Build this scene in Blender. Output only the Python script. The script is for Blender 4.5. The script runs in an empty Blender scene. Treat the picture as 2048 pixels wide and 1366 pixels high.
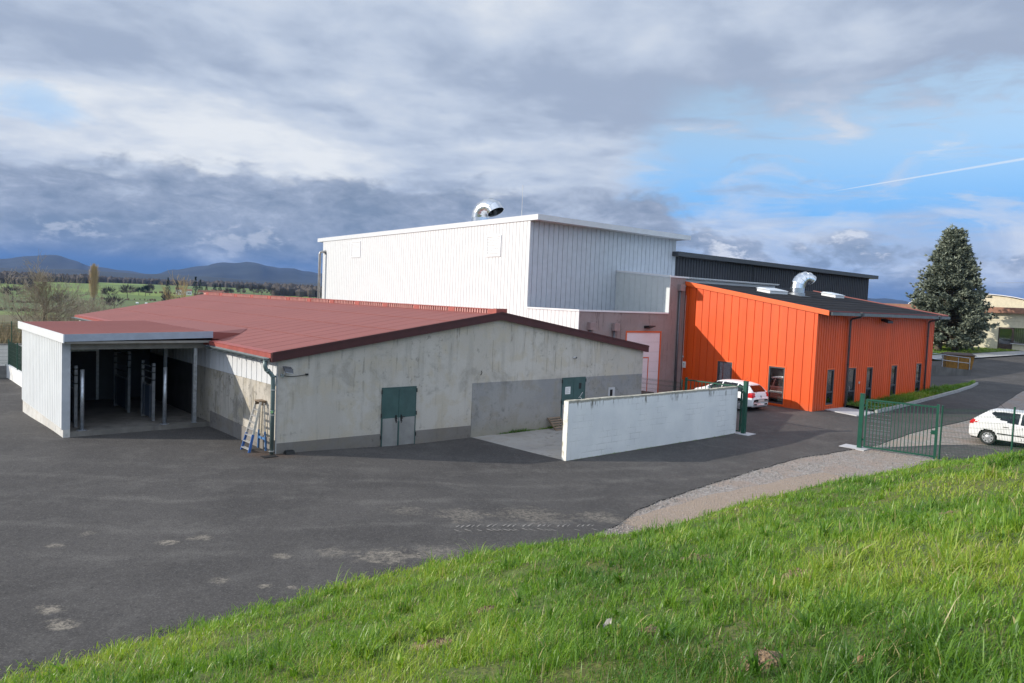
import bpy, math, random
import numpy as np
from mathutils import Vector, Matrix, noise as mnoise
R_ = random.Random(7)
rad = math.radians
C = bpy.context.scene.collection
SC = bpy.context.scene

# ---------------------------------------------------------------- camera
cam = bpy.data.cameras.new('camera'); cam_o = bpy.data.objects.new('camera', cam); C.objects.link(cam_o)
PITCH, ROLL = 0.05762526624463881, -0.04120776606244252
cp, sp, cr, sr = math.cos(PITCH), math.sin(PITCH), math.cos(ROLL), math.sin(ROLL)
r0 = Vector((1, 0, 0)); r1 = Vector((0, -sp, -cp)); r2 = Vector((0, cp, -sp))
q0 = cr * r0 + sr * r1; q1 = -sr * r0 + cr * r1
m = Matrix.Identity(4)
for i in range(3):
    m[i][0], m[i][1], m[i][2] = q0[i], -q1[i], -r2[i]
m[2][3] = 5.3
cam_o.matrix_world = m
cam.sensor_width = 36; cam.lens = 1499.3 / 2048 * 36
cam.clip_start = 0.05; cam.clip_end = 60000
SC.camera = cam_o

# ---------------------------------------------------------------- light
SUN_DIR = Vector((-0.988, -0.157, 0)).normalized()          # towards the sun, on the ground
SUN_EL = rad(22.6)
to_sun = Vector((SUN_DIR.x * math.cos(SUN_EL), SUN_DIR.y * math.cos(SUN_EL), math.sin(SUN_EL)))
sun = bpy.data.lights.new('sun', 'SUN'); sun.energy = 4.7; sun.angle = rad(0.5); sun.color = (1.0, 0.93, 0.82)
sun_o = bpy.data.objects.new('sun', sun); C.objects.link(sun_o)
sun_o.rotation_euler = to_sun.to_track_quat('Z', 'Y').to_euler()
SC.view_settings.view_transform = 'Standard'; SC.view_settings.look = 'None'
SC.view_settings.gamma = 1; SC.view_settings.exposure = 0.0
SC.cycles.max_bounces = 8; SC.cycles.transparent_max_bounces = 24; SC.cycles.volume_bounces = 0
SC.cycles.use_denoising = True

# ---------------------------------------------------------------- node helper
class NT:
    def __init__(s, tree): s.t = tree; s.n = tree.nodes; s.l = tree.links
    def sock(s, inp, v):
        if hasattr(v, 'is_linked') or hasattr(v, 'links'): s.l.new(v, inp)
        else:
            if inp.type == 'RGBA' and len(v) == 3: v = (*v, 1)
            inp.default_value = v
    def m(s, op, a, b=None, c=None, clamp=False):
        n = s.n.new('ShaderNodeMath'); n.operation = op; n.use_clamp = clamp
        for i, v in enumerate((a, b, c)):
            if v is not None: s.sock(n.inputs[i], v)
        return n.outputs[0]
    def add(s, *a):
        r = a[0]
        for b in a[1:]: r = s.m('ADD', r, b)
        return r
    def mul(s, *a):
        r = a[0]
        for b in a[1:]: r = s.m('MULTIPLY', r, b)
        return r
    def sub(s, a, b): return s.m('SUBTRACT', a, b)
    def mx(s, *a):
        r = a[0]
        for b in a[1:]: r = s.m('MAXIMUM', r, b)
        return r
    def ss(s, x, a, b, lo=0.0, hi=1.0):
        n = s.n.new('ShaderNodeMapRange'); n.interpolation_type = 'SMOOTHSTEP'
        s.sock(n.inputs[0], x)
        if a > b: a, b, lo, hi = b, a, hi, lo
        n.inputs[1].default_value = a; n.inputs[2].default_value = b
        n.inputs[3].default_value = lo; n.inputs[4].default_value = hi
        return n.outputs[0]
    def mix(s, f, a, b, mode='MIX'):
        n = s.n.new('ShaderNodeMix'); n.data_type = 'RGBA'; n.blend_type = mode; n.clamp_factor = True
        s.sock(n.inputs[0], f); s.sock(n.inputs[6], a); s.sock(n.inputs[7], b)
        return n.outputs[2]
    def comb(s, x, y, z):
        n = s.n.new('ShaderNodeCombineXYZ')
        for i, v in enumerate((x, y, z)): s.sock(n.inputs[i], v)
        return n.outputs[0]
    def sep(s, v):
        n = s.n.new('ShaderNodeSeparateXYZ'); s.l.new(v, n.inputs[0]); return n.outputs
    def noise(s, v, scale, detail=4, rough=.55, dist=0.0, color=False):
        n = s.n.new('ShaderNodeTexNoise'); s.l.new(v, n.inputs['Vector'])
        n.inputs['Scale'].default_value = scale; n.inputs['Detail'].default_value = detail
        n.inputs['Roughness'].default_value = rough; n.inputs['Distortion'].default_value = dist
        return n.outputs['Color'] if color else n.outputs['Fac']
    def voro(s, v, scale, feature='F1'):
        n = s.n.new('ShaderNodeTexVoronoi'); s.l.new(v, n.inputs['Vector']); n.feature = feature
        n.inputs['Scale'].default_value = scale; return n.outputs
    def mapv(s, v, loc=(0, 0, 0), rot=(0, 0, 0), scale=(1, 1, 1)):
        n = s.n.new('ShaderNodeMapping'); s.l.new(v, n.inputs[0])
        n.inputs[1].default_value = loc; n.inputs[2].default_value = rot; n.inputs[3].default_value = scale
        return n.outputs[0]

# ---------------------------------------------------------------- sky
def make_world():
    w = bpy.data.worlds.new('World'); SC.world = w; w.use_nodes = True
    t = NT(w.node_tree); t.n.clear()
    out = t.n.new('ShaderNodeOutputWorld'); bg = t.n.new('ShaderNodeBackground')
    t.l.new(bg.outputs[0], out.inputs[0]); bg.inputs[1].default_value = 0.1
    sky = t.n.new('ShaderNodeTexSky'); sky.sky_type = 'NISHITA'; sky.sun_disc = False
    sky.sun_elevation = SUN_EL; sky.sun_rotation = math.atan2(SUN_DIR.x, SUN_DIR.y) % (2 * math.pi)
    sky.altitude = 300; sky.air_density = 1.0; sky.dust_density = 0.6; sky.ozone_density = 1.6
    tc = t.n.new('ShaderNodeTexCoord'); d = tc.outputs['Generated']
    x, y, z = t.sep(d)
    az = t.mul(t.m('ARCTAN2', x, y), 57.2958)
    zc = t.mx(z, 0.0)
    el = t.mul(t.m('ARCSINE', t.m('MINIMUM', zc, 1.0)), 57.2958)
    k = t.m('DIVIDE', 1.0, t.add(zc, 0.10))
    P = t.comb(t.mul(x, k), t.mul(y, k), 0.3)
    Q = t.comb(t.mul(az, 0.1), t.mul(el, 0.2), 1.7)
    Q2 = t.comb(t.mul(az, 0.1), t.mul(el, 0.28), 7.1)
    nA = t.noise(P, 0.75, 5, .52, .35)         # big soft layer
    nB = t.noise(P, 2.3, 6, .55, .25)
    nQ = t.noise(Q, 2.3, 7, .52, .3)          # billows
    nQ2 = t.noise(Q2, 1.3, 8, .58, .6)
    nF = t.noise(Q, 7.0, 6, .6, .3)
    nS = t.noise(t.comb(t.mul(x, k), t.mul(y, k, .8), .9), 4.0, 5, .55, .3)
    K = 10.0
    def c(r, g, b): return (r * K, g * K, b * K)
    grey, mid, bright = c(.37, .445, .585), c(.53, .61, .745), c(.82, .855, .895)
    dark, deep = c(.205, .275, .39), c(.075, .15, .30)
    # blue openings
    blue = t.mix(1.0, sky.outputs[0], (2.3, 2.0, 1.75), 'MULTIPLY')
    blue = t.mix(t.ss(el, 16, 6), blue, c(.21, .52, .97))
    # upper sheet
    band = t.mul(t.ss(el, 6.5, 9.5), t.ss(el, 15.5, 11.5), t.ss(az, 16, -4))
    f = t.add(nA, t.mul(t.sub(nB, .5), .50), t.mul(t.sub(nS, .5), .30), t.mul(band, .15), t.mul(t.ss(el, 13, 20), t.ss(az, 8, -10), .07), .0)
    sheet = t.mix(t.ss(f, .36, .58), grey, mid)
    sheet = t.mix(t.ss(f, .50, .84), sheet, bright)
    # where the sheet opens
    edge = t.add(t.mul(t.sub(nA, .5), 9.0), t.mul(t.sub(nB, .5), 8.0), t.mul(t.sub(nS, .5), 7.0))
    el2 = t.add(el, edge)
    wisp = t.ss(t.noise(t.comb(t.mul(az, .07), t.mul(el, .42), 4.4), 1.6, 7, .6, .8), .50, .68)
    hole = t.mul(t.ss(t.add(az, edge), 6.5, 13), t.ss(el2, 15.0, 12.6), t.sub(1.0, t.mul(wisp, .6)))
    el3 = t.m('POWER', t.m('DIVIDE', t.sub(el, 10.6), 1.5), 2.0)
    az3 = t.m('POWER', t.m('DIVIDE', t.add(az, 32.3), 3.2), 2.0)
    hole2 = t.mul(t.ss(t.add(el3, az3, t.mul(t.sub(nQ2, .5), 5.0)), 1.3, -.2), .62)
    col = t.mix(t.mx(hole, hole2), sheet, blue)
    # thin veils inside the opening
    veil = t.mul(t.ss(t.add(nQ2, t.mul(t.ss(el, 9.4, 6.5), .10)), .55, .74), .62)
    col = t.mix(t.mul(veil, hole), col, c(.60, .665, .80))
    # vapour trail
    a1, e1, a2, e2 = rad(22.2), rad(8.25), rad(33.52), rad(9.95)
    v1 = Vector((math.sin(a1) * math.cos(e1), math.cos(a1) * math.cos(e1), math.sin(e1)))
    v2 = Vector((math.sin(a2) * math.cos(e2), math.cos(a2) * math.cos(e2), math.sin(e2)))
    nn = v1.cross(v2).normalized()
    dist = t.m('ABSOLUTE', t.add(t.mul(x, nn.x), t.mul(y, nn.y), t.mul(z, nn.z)))
    wid = t.ss(az, 22, 36, .0008, .0022)
    trail = t.mul(t.ss(t.m('DIVIDE', dist, wid), 1.0, .2), t.ss(az, 21.5, 25), .62)
    col = t.mix(trail, col, c(.80, .87, .95))
    # low cumulus bank on the horizon
    top = t.add(t.ss(az, 9.5, 15, 8.3, 5.4), t.ss(az, -36, -26, -.6, 0), t.ss(az, 22, 32, 0, -.8))
    h = t.add(t.sub(top, el), t.mul(t.sub(nQ, .5), 4.4), t.mul(t.sub(nF, .5), 1.5))
    bank = t.ss(h, -.35, .95)
    bf = t.add(nQ2, t.mul(t.sub(nF, .5), .5), t.mul(t.ss(el, 1, 8), .10))
    bcol = t.mix(t.ss(bf, .30, .66), dark, c(.33, .395, .52))
    bcol = t.mix(t.mul(t.ss(bf, .56, .84), .8), bcol, mid)
    lav = t.mul(t.ss(t.add(el, t.mul(t.sub(nB, .5), 5.0)), 7.6, 4.8), t.ss(az, 8, 15), .85)
    col = t.mix(lav, col, t.mix(t.ss(nQ2, .4, .66), c(.45, .54, .72), c(.68, .74, .85)))
    # lit puffs inside the bank
    puff = t.mul(t.ss(t.add(nQ, t.mul(t.sub(nF, .5), .7)), .56, .72), t.ss(el, 1.4, 2.6), t.ss(el, 7.2, 4.6))
    puffr = t.mul(puff, t.ss(az, 11, 17))
    puffl = t.mul(puff, t.ss(az, -9, -16), .45)
    bcol = t.mix(puffr, bcol, c(.86, .88, .92))
    bcol = t.mix(t.mul(puffl, t.ss(el, 5.2, 3.6)), bcol, c(.66, .70, .78))
    thin = t.mul(t.ss(az, 11, 20, 1.0, .8), t.mx(t.ss(az, 15, 11), t.mx(t.ss(el, 2.6, 1.4), t.ss(nQ, .40, .52))))
    col = t.mix(t.mul(bank, thin), col, bcol)
    # rain-dark air under the bank
    deepf = t.mul(t.ss(t.add(el, t.mul(t.sub(nQ2, .5), 2.4)), 3.3, .9), t.ss(az, 60, -6, .55, 1.0))
    col = t.mix(deepf, col, deep)
    # unseen sky overhead and behind brightened, added fill for the shaded faces
    gain = t.add(1.0, t.mul(t.ss(el, 24, 50), .15), t.mul(t.ss(y, .35, -.35), t.ss(el, 0, 12), .62))
    col = t.mix(1.0, col, t.comb(gain, gain, gain), 'MULTIPLY')
    t.l.new(col, bg.inputs[0])
    w.cycles.sampling_method = 'MANUAL'; w.cycles.sample_map_resolution = 1024
make_world()

# ---------------------------------------------------------------- frames
YB, YH = 0.7258697270146536, rad(38.5)
OB = Vector((-7.39, 23.65, 0)); OH = Vector((15.468, 38.105, 0.1))
def ax(yaw): return Vector((math.cos(yaw), math.sin(yaw), 0)), Vector((-math.sin(yaw), math.cos(yaw), 0))
FB = (OB, YB); FH = (OH, YH); FW = (Vector((0, 0, 0)), 0.0)
def fw(F, x, y, z=0.0):
    a, b = ax(F[1]); return F[0] + a * x + b * y + Vector((0, 0, z))
AB, BB = ax(YB)
def to_b(x, y): 
    v = Vector((x - OB.x, y - OB.y, 0)); return v.dot(AB), v.dot(BB)
def sm(a, b, t):
    t = min(1.0, max(0.0, (t - a) / (b - a))); return t * t * (3 - 2 * t)
def ground(x, y):
    xb, yb = to_b(x, y)
    z = -0.2 * sm(0, 6, xb) + 0.32 * sm(17, 27, xb) - 0.2 * sm(6, 14, yb) * sm(0, -4, xb)
    z += 1.2 * sm(56, 90, y) * sm(18, 30, x) + 0.42 * sm(39, 50, y) * sm(17, 25, x)
    z -= 9 * sm(24, 120, yb) * sm(30, 10, x)
    return z
def terrain(x, y):
    r = math.hypot(x, y)
    z = ground(x, y)
    if r > 120:
        far = -9 + 12 * sm(480, 1500, r) + 3.5 * sm(1500, 4000, r) + 1.2 * mnoise.noise(Vector((x * .004, y * .004, 3)))
        z = z + (far - z) * sm(120, 320, r)
    return z
def toe(xb): return -10.70 - .12 * math.sin(xb * .55) - .70 * sm(-1, 5, xb) - .85 * sm(13, 19.5, xb) - 1.2 * sm(20, 24, xb)
def bank(x, y):
    """height of the grass bank above the ground, negative outside it"""
    xb, yb = to_b(x, y)
    s = toe(xb) - yb
    if s <= 0: return s * .3
    e = 1 - sm(17.5, 23.5, xb)
    h = (.325 + .055 * sm(5, 14, xb)) * s * (s / (s + .8)) + .10 * sm(0, 1, s)
    if s > 13: h -= .25 * (s - 13)
    n = .16 * mnoise.noise(Vector((x * .45, y * .45, 0))) + .07 * mnoise.noise(Vector((x * 1.5, y * 1.5, 4)))
    return max(h, 0) * e + n * sm(0, 1.5, s) * (.25 + .75 * e)

# ---------------------------------------------------------------- mesh builder
class MB:
    def __init__(s): s.v = []; s.f = []; s.mi = []; s.cur = 0
    def vert(s, p): s.v.append((p[0], p[1], p[2])); return len(s.v) - 1
    def face(s, pts):
        s.f.append([s.vert(p) for p in pts]); s.mi.append(s.cur); return s
    def idx(s, f): s.f.append(f); s.mi.append(s.cur)
    def box(s, x0, x1, y0, y1, z0, z1):
        b = len(s.v)
        for z in (z0, z1):
            for p in ((x0, y0), (x1, y0), (x1, y1), (x0, y1)): s.v.append((p[0], p[1], z))
        for f in ((3, 2, 1, 0), (4, 5, 6, 7), (0, 1, 5, 4), (1, 2, 6, 5), (2, 3, 7, 6), (3, 0, 4, 7)): s.idx([b + i for i in f])
        return s
    def hexa(s, lo, hi):
        """lo, hi: two rings of n points, joined and capped"""
        n = len(lo); b = len(s.v)
        for p in list(lo) + list(hi): s.vert(p)
        s.idx([b + i for i in range(n)][::-1]); s.idx([b + n + i for i in range(n)])
        for i in range(n):
            j = (i + 1) % n; s.idx([b + i, b + j, b + n + j, b + n + i])
        return s
    def bar(s, p, q, w, h=None, up=(0, 0, 1)):
        p, q = Vector(p), Vector(q); h = h or w
        d = (q - p).normalized(); u = Vector(up)
        if abs(d.dot(u)) > .98: u = Vector((1, 0, 0))
        a = d.cross(u).normalized(); c = a.cross(d)
        r = lambda o: [o + a * (w / 2) * i + c * (h / 2) * j for i, j in ((-1, -1), (1, -1), (1, 1), (-1, 1))]
        return s.hexa(r(p), r(q))
    def tube(s, pts, r, n=8, cap=True):
        pts = [Vector(p) for p in pts]; k = len(pts)
        rs = r if isinstance(r, (list, tuple)) else [r] * k
        d0 = (pts[1] - pts[0]).normalized()
        u = Vector((0, 0, 1)) if abs(d0.z) < .9 else Vector((1, 0, 0))
        a = d0.cross(u).normalized(); b = len(s.v)
        for i, p in enumerate(pts):
            if i == 0: d = d0
            elif i == k - 1: d = (pts[-1] - pts[-2]).normalized()
            else: d = ((pts[i + 1] - p).normalized() + (p - pts[i - 1]).normalized()).normalized()
            a = (a - d * a.dot(d)).normalized(); c = d.cross(a)
            for j in range(n):
                t = 2 * math.pi * j / n; s.vert(p + (a * math.cos(t) + c * math.sin(t)) * rs[i])
        for i in range(k - 1):
            for j in range(n):
                j2 = (j + 1) % n
                s.idx([b + i * n + j, b + i * n + j2, b + (i + 1) * n + j2, b + (i + 1) * n + j])
        if cap:
            s.idx([b + j for j in range(n)][::-1]); s.idx([b + (k - 1) * n + j for j in range(n)])
        return s
    def disc(s, c, axis, r, n=16, r2=0, depth=0):
        axis = Vector(axis).normalized()
        return s.tube([Vector(c), Vector(c) + axis * max(depth, .004)], r, n)
    def pieces(s, tol=.03):
        """the builder's separate pieces: loose islands, joined again where their boxes meet"""
        p = list(range(len(s.v)))
        def root(i):
            while p[i] != i: p[i] = p[p[i]]; i = p[i]
            return i
        for f in s.f:
            for i in f[1:]: p[root(i)] = root(f[0])
        box = {}
        for i, v in enumerate(s.v):
            b = box.setdefault(root(i), [list(v), list(v)])
            for k in range(3): b[0][k] = min(b[0][k], v[k]); b[1][k] = max(b[1][k], v[k])
        ks = list(box); g = {k: k for k in ks}
        def gr(k):
            while g[k] != k: k = g[k]
            return k
        for i, a in enumerate(ks):
            for b in ks[i + 1:]:
                A_, B_ = box[a], box[b]
                if all(A_[0][k] - tol < B_[1][k] and B_[0][k] - tol < A_[1][k] for k in range(3)): g[gr(b)] = gr(a)
        out = {}
        for f, m_ in zip(s.f, s.mi):
            q = out.setdefault(gr(root(f[0])), MB()); q.cur = m_; q.face([s.v[i] for i in f])
        for q in out.values(): q.weld()
        return list(out.values())
    def weld(s):
        idx, vv, mp = {}, [], []
        for p in s.v:
            kk = (round(p[0], 5), round(p[1], 5), round(p[2], 5))
            if kk not in idx: idx[kk] = len(vv); vv.append(p)
            mp.append(idx[kk])
        s.v = vv; s.f = [list(dict.fromkeys(mp[i] for i in f)) for f in s.f]
        keep = [i for i, f in enumerate(s.f) if len(f) > 2]; s.f = [s.f[i] for i in keep]; s.mi = [s.mi[i] for i in keep]
    def build(s, name, mats, parent=None, shift=None, smooth=False, loc=None, rot=0):
        me = bpy.data.meshes.new(name)
        v = s.v
        if shift is not None: v = [(a - shift[0], b - shift[1], c - shift[2]) for a, b, c in v]
        me.from_pydata(v, [], s.f)
        if not isinstance(mats, (list, tuple)): mats = [mats]
        for k in mats: me.materials.append(k)
        if len(mats) > 1: me.polygons.foreach_set('material_index', s.mi)
        if smooth: me.polygons.foreach_set('use_smooth', [True] * len(me.polygons))
        me.update(); me.validate()
        o = bpy.data.objects.new(name, me); C.objects.link(o)
        if parent is not None: o.parent = parent
        if loc is not None: o.location = loc; o.rotation_euler = (0, 0, rot)
        return o
SPLIT = set('gutter opening_trim bracket pipe_clip lock hinge sticker beam plinth render_patch hinge_band stile rail door_handle bumper_vent door_gap bearer runner pipe_fitting pipe_flange front_fascia window door post_cap rear_wall skylight duct_flashing side_moulding corner_trim wall_lamp verge_board'.split())
class Thing:
    """an Empty at a thing's base; parts are given in the coordinates of its frame"""
    def __init__(s, name, label, cat, F=FW, at=(0, 0, 0), group=None):
        s.at = at; s.o = bpy.data.objects.new(name, None); C.objects.link(s.o)
        s.o.location = fw(F, *at); s.o.rotation_euler = (0, 0, F[1]); s.o.empty_display_size = .3
        s.o['label'] = label; s.o['category'] = cat
        if group: s.o['group'] = group
    def part(s, name, mb, mat, parent=None, smooth=False, label=None):
        if name in SPLIT:
            ps = mb.pieces()
            if len(ps) > 1: return [s.part_(name, q, mat, parent, smooth, label) for q in ps][0]
        return s.part_(name, mb, mat, parent, smooth, label)
    def part_(s, name, mb, mat, parent=None, smooth=False, label=None):
        o = mb.build(name, mat, parent or s.o, s.at, smooth)
        if label: o['label'] = label
        return o
def struct(o, kind='structure'): o['kind'] = kind; return o
def tag(o, label, cat, group=None):
    o['label'] = label; o['category'] = cat
    if group: o['group'] = group
    return o
def one(name, label, cat, mb, mat, F=FW, at=(0, 0, 0), group=None, smooth=False):
    o = mb.build(name, mat, None, at, smooth, fw(F, *at), F[1]); return tag(o, label, cat, group)
def clone(root, loc, rz, label=None):
    r = root.copy(); C.objects.link(r); r.location = loc; r.rotation_euler = (0, 0, rz)
    if label: r['label'] = label
    for ch in list(root.children):
        c_ = ch.copy(); C.objects.link(c_); c_.parent = r
        for g in list(ch.children):
            d = g.copy(); C.objects.link(d); d.parent = c_
    return r
# ---------------------------------------------------------------- materials
def newmat(name):
    k = bpy.data.materials.new(name); k.use_nodes = True
    t = NT(k.node_tree); b = t.n['Principled BSDF']
    return k, t, b
def setp(t, b, **kw):
    for n, v in kw.items(): t.sock(b.inputs[n.replace('_', ' ')], v)
def obj_co(t):
    return t.n.new('ShaderNodeTexCoord').outputs['Object']
def bump(t, b, h, strength=.3, dist=.02):
    n = t.n.new('ShaderNodeBump'); n.inputs['Strength'].default_value = strength; n.inputs['Distance'].default_value = dist
    t.l.new(h, n.inputs['Height']); t.l.new(n.outputs[0], b.inputs['Normal'])
def lerp3(c, k): return tuple(min(1, x * k) for x in c)
def paint(name, col, rough=.5, metal=0.0, var=.12, scale=3.0, dirt=None, dirtf=.5, bumps=0.0, stretch=(1, 1, .25), spec=.5):
    k, t, b = newmat(name); co = obj_co(t)
    n = t.noise(co, scale, 5, .6); n2 = t.noise(t.mapv(co, scale=stretch), scale * 1.7, 6, .62, .3)
    cc = t.mix(t.ss(n, .3, .7), lerp3(col, 1 - var), lerp3(col, 1 + var))
    if dirt: cc = t.mix(t.mul(t.ss(n2, .48, .75), dirtf), cc, dirt)
    setp(t, b, Base_Color=cc, Roughness=t.add(rough - .08, t.mul(n2, .16)), Metallic=metal)
    b.inputs['Specular IOR Level'].default_value = spec
    if bumps: bump(t, b, t.noise(co, scale * 12, 4, .6), bumps, .01)
    return k
M = {}
M['white_clad'] = paint('white_cladding', (.66, .67, .68), .42, var=.03, dirt=(.62, .61, .58), dirtf=.15)
M['white_trim'] = paint('white_trim', (.74, .75, .76), .4, var=.03)
M['shed_clad'] = paint('shed_cladding', (.66, .685, .70), .45, var=.04, scale=.9, dirt=(.45, .46, .47), dirtf=.3)
M['grey_trim'] = paint('grey_trim', (.42, .44, .47), .45, var=.08)
M['dark_clad'] = paint('dark_cladding', (.032, .034, .042), .5, var=.12)
M['dark_trim'] = paint('dark_trim', (.05, .055, .062), .45, var=.1)
def clad_var(name, col, axis_pitch, rough=.4):
    k, t, b = newmat(name); co = obj_co(t); x, y, z = t.sep(co)
    u = t.m('FLOOR', t.m('DIVIDE', t.add(x, y, 60.0), axis_pitch)); wn = t.n.new('ShaderNodeTexWhiteNoise'); wn.noise_dimensions = '1D'; t.l.new(u, wn.inputs['W'])
    n = t.noise(co, .7, 5, .6); n2 = t.noise(t.mapv(co, scale=(1, 1, .12)), 3.0, 5, .6)
    cc = t.mix(wn.outputs[0], lerp3(col, .92), lerp3(col, 1.06))
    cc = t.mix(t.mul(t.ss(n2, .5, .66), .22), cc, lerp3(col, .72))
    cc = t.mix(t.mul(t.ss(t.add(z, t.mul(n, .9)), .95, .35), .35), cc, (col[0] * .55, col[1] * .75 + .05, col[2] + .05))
    setp(t, b, Base_Color=cc, Roughness=t.add(rough - .06, t.mul(n, .14))); bump(t, b, n, .10, .05); return k
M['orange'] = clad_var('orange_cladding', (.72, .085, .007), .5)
M['orange_side'] = M['orange']
M['orange_trim'] = paint('orange_trim', (.78, .12, .018), .4, var=.03)
M['black_roof'] = paint('bitumen_roof', (.020, .020, .023), .92, var=.25, scale=1.5, bumps=.2, spec=.15)
M['red_trim'] = paint('dark_red_trim', (.060, .012, .013), .5, var=.12)
M['red_cap'] = paint('red_cap', (.33, .075, .06), .5, var=.12)
M['gutter'] = paint('zinc_gutter', (.17, .20, .21), .4, .55, var=.15)
M['pipe_green'] = paint('green_grey_pipe', (.13, .18, .18), .42, .25, var=.12)
M['pipe_dark'] = paint('dark_pipe', (.11, .11, .12), .45, .2, var=.15)
M['galv'] = paint('galvanised_steel', (.44, .47, .51), .38, .75, var=.2, scale=9)
M['beam'] = paint('weathered_beam', (.24, .225, .20), .6, var=.15)
M['duct'] = paint('bright_duct', (.72, .74, .76), .2, 1.0, var=.06, scale=4)
M['black'] = paint('black_plastic', (.012, .012, .013), .5, var=.2)
M['rubber'] = paint('tyre_rubber', (.018, .018, .019), .8, var=.2)
M['void'] = paint('dark_void', (.006, .006, .007), .9, var=.2)  # near-black colour painted for the darkness inside holes and far windows
M['green_door'] = paint('green_door_paint', (.045, .098, .094), .45, var=.15, scale=2, dirt=(.03, .06, .06), dirtf=.5)
M['steel_sheet'] = paint('steel_sheet', (.36, .36, .36), .42, .5, var=.12, scale=2, dirt=(.25, .235, .20), dirtf=.5)
M['green_paint'] = paint('green_fence_paint', (.006, .070, .043), .4, var=.12)
M['wire_green'] = paint('green_wire', (.012, .05, .035), .45, var=.1)
M['alu'] = paint('aluminium', (.62, .62, .61), .35, .6, var=.08)
M['blue_paint'] = paint('blue_paint', (.035, .115, .34), .45, var=.1)
M['frame_dark'] = paint('dark_window_frame', (.055, .058, .066), .4, var=.1)
M['car_white'] = paint('white_car_paint', (.80, .80, .81), .22, var=.01)
M['car_white_b'] = paint('dusty_white_car_paint', (.76, .76, .75), .28, var=.03, dirt=(.55, .50, .40), dirtf=.25)
M['alloy'] = paint('wheel_cover', (.55, .56, .58), .32, .6, var=.05)
M['tail_red'] = paint('red_lens', (.55, .012, .015), .12, var=.1)
M['lens'] = paint('clear_lens', (.60, .62, .64), .1, var=.05)
M['plate'] = paint('number_plate', (.52, .46, .44), .4, var=.1)
M['paper'] = paint('paper_notice', (.78, .78, .76), .6, var=.03)
M['print'] = paint('grey_print', (.18, .19, .21), .6, var=.1)
M['wood_old'] = paint('old_wood', (.22, .16, .11), .8, var=.25, scale=6, stretch=(1, .2, 1))
M['wood_dark'] = paint('dark_wet_wood', (.085, .06, .05), .8, var=.3, scale=6)
M['cream'] = paint('cream_render', (.66, .60, .44), .8, var=.06, dirt=(.42, .36, .25), dirtf=.3, bumps=.1)
M['fascia_brown'] = paint('brown_fascia', (.32, .16, .105), .6, var=.12)
M['bin'] = paint('ochre_skip_paint', (.30, .15, .025), .55, var=.2, scale=4, dirt=(.10, .06, .03), dirtf=.5)
M['stone_kerb'] = paint('concrete_kerb', (.36, .36, .35), .85, var=.15, scale=6, dirt=(.2, .2, .19), dirtf=.4, bumps=.2)
M['pale_slab'] = paint('pale_concrete', (.48, .48, .49), .8, var=.1, scale=2, bumps=.1)
M['stain_conc'] = paint('streaked_concrete', (.13, .125, .115), .85, var=.2, scale=1.2, dirt=(.05, .05, .048), dirtf=.8, stretch=(3, 3, .25))
M['low_white'] = paint('white_render', (.80, .79, .76), .75, var=.04, dirt=(.5, .48, .42), dirtf=.3)
M['low_grey'] = paint('grey_render', (.20, .19, .18), .85, var=.2, dirt=(.07, .07, .065), dirtf=.5)
M['pink_panel'] = paint('pale_door_panel', (.74, .71, .74), .4, var=.02)
M['door_edge'] = paint('orange_door_edge', (.62, .13, .05), .4, var=.05)
M['tan'] = None

def conc(name, base, dark, light, warm, streak=.7, plaster=.25, lowdirt=None, zr=(1.2, 3.6), sootf=.75):
    """old cement render: blotches, vertical rain streaks, pale repairs, fine grain"""
    k, t, b = newmat(name); co = obj_co(t)
    x, y, z = t.sep(co)
    big = t.noise(co, .32, 6, .6, .4); mid = t.noise(co, 1.3, 6, .65, .3); fine = t.noise(co, 22, 4, .7)
    st = t.noise(t.mapv(co, scale=(1, 1, .10)), 2.4, 5, .65, .2)
    st2 = t.noise(t.mapv(co, scale=(1, 1, .06)), 6.0, 4, .6, .1)
    cc = t.mix(t.ss(big, .42, .58), base, light)
    cc = t.mix(t.mul(t.ss(mid, .47, .62), .75), cc, warm)
    topd = t.ss(z, zr[0], zr[1], .25, 1.0)
    cc = t.mix(t.mul(t.ss(st, .49, .64), t.ss(big, .34, .54), topd, streak), cc, dark)
    cc = t.mix(t.mul(t.ss(st2, .56, .64), t.ss(mid, .42, .56), topd, .8), cc, lerp3(dark, .6))
    spots = t.ss(t.noise(co, 4.2, 6, .75), .54, .63)
    cc = t.mix(t.mul(spots, t.ss(t.noise(t.mapv(co, loc=(7, 3, 1)), .55, 4, .6), .46, .58), sootf), cc, lerp3(dark, .75))
    cl = t.noise(t.mapv(co, loc=(3.3, 0, 5.1)), .75, 7, .68, .6)
    cc = t.mix(t.mul(t.ss(cl, .53, .66), t.ss(t.noise(co, 2.2, 5, .7), .38, .58), sootf * .8), cc, lerp3(dark, 1.15))
    cc = t.mix(.28, cc, t.mix(fine, lerp3(base, .5), lerp3(light, 1.3)))
    if lowdirt: cc = t.mix(t.mul(t.ss(t.add(z, t.mul(mid, .8)), 1.0, .1), .7), cc, lowdirt)
    setp(t, b, Base_Color=cc, Roughness=.9)
    bump(t, b, t.add(t.mul(fine, .5), mid), plaster, .015)
    return k
M['render_wall'] = conc('old_render', (.475, .435, .38), (.20, .183, .155), (.55, .515, .465), (.49, .425, .32), .45)
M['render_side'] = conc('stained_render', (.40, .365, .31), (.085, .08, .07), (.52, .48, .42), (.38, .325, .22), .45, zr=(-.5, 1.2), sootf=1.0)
M['render_patch'] = conc('grey_render_patch', (.25, .25, .252), (.12, .12, .115), (.32, .312, .30), (.275, .25, .205), .4, .3, (.27, .255, .20))
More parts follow.
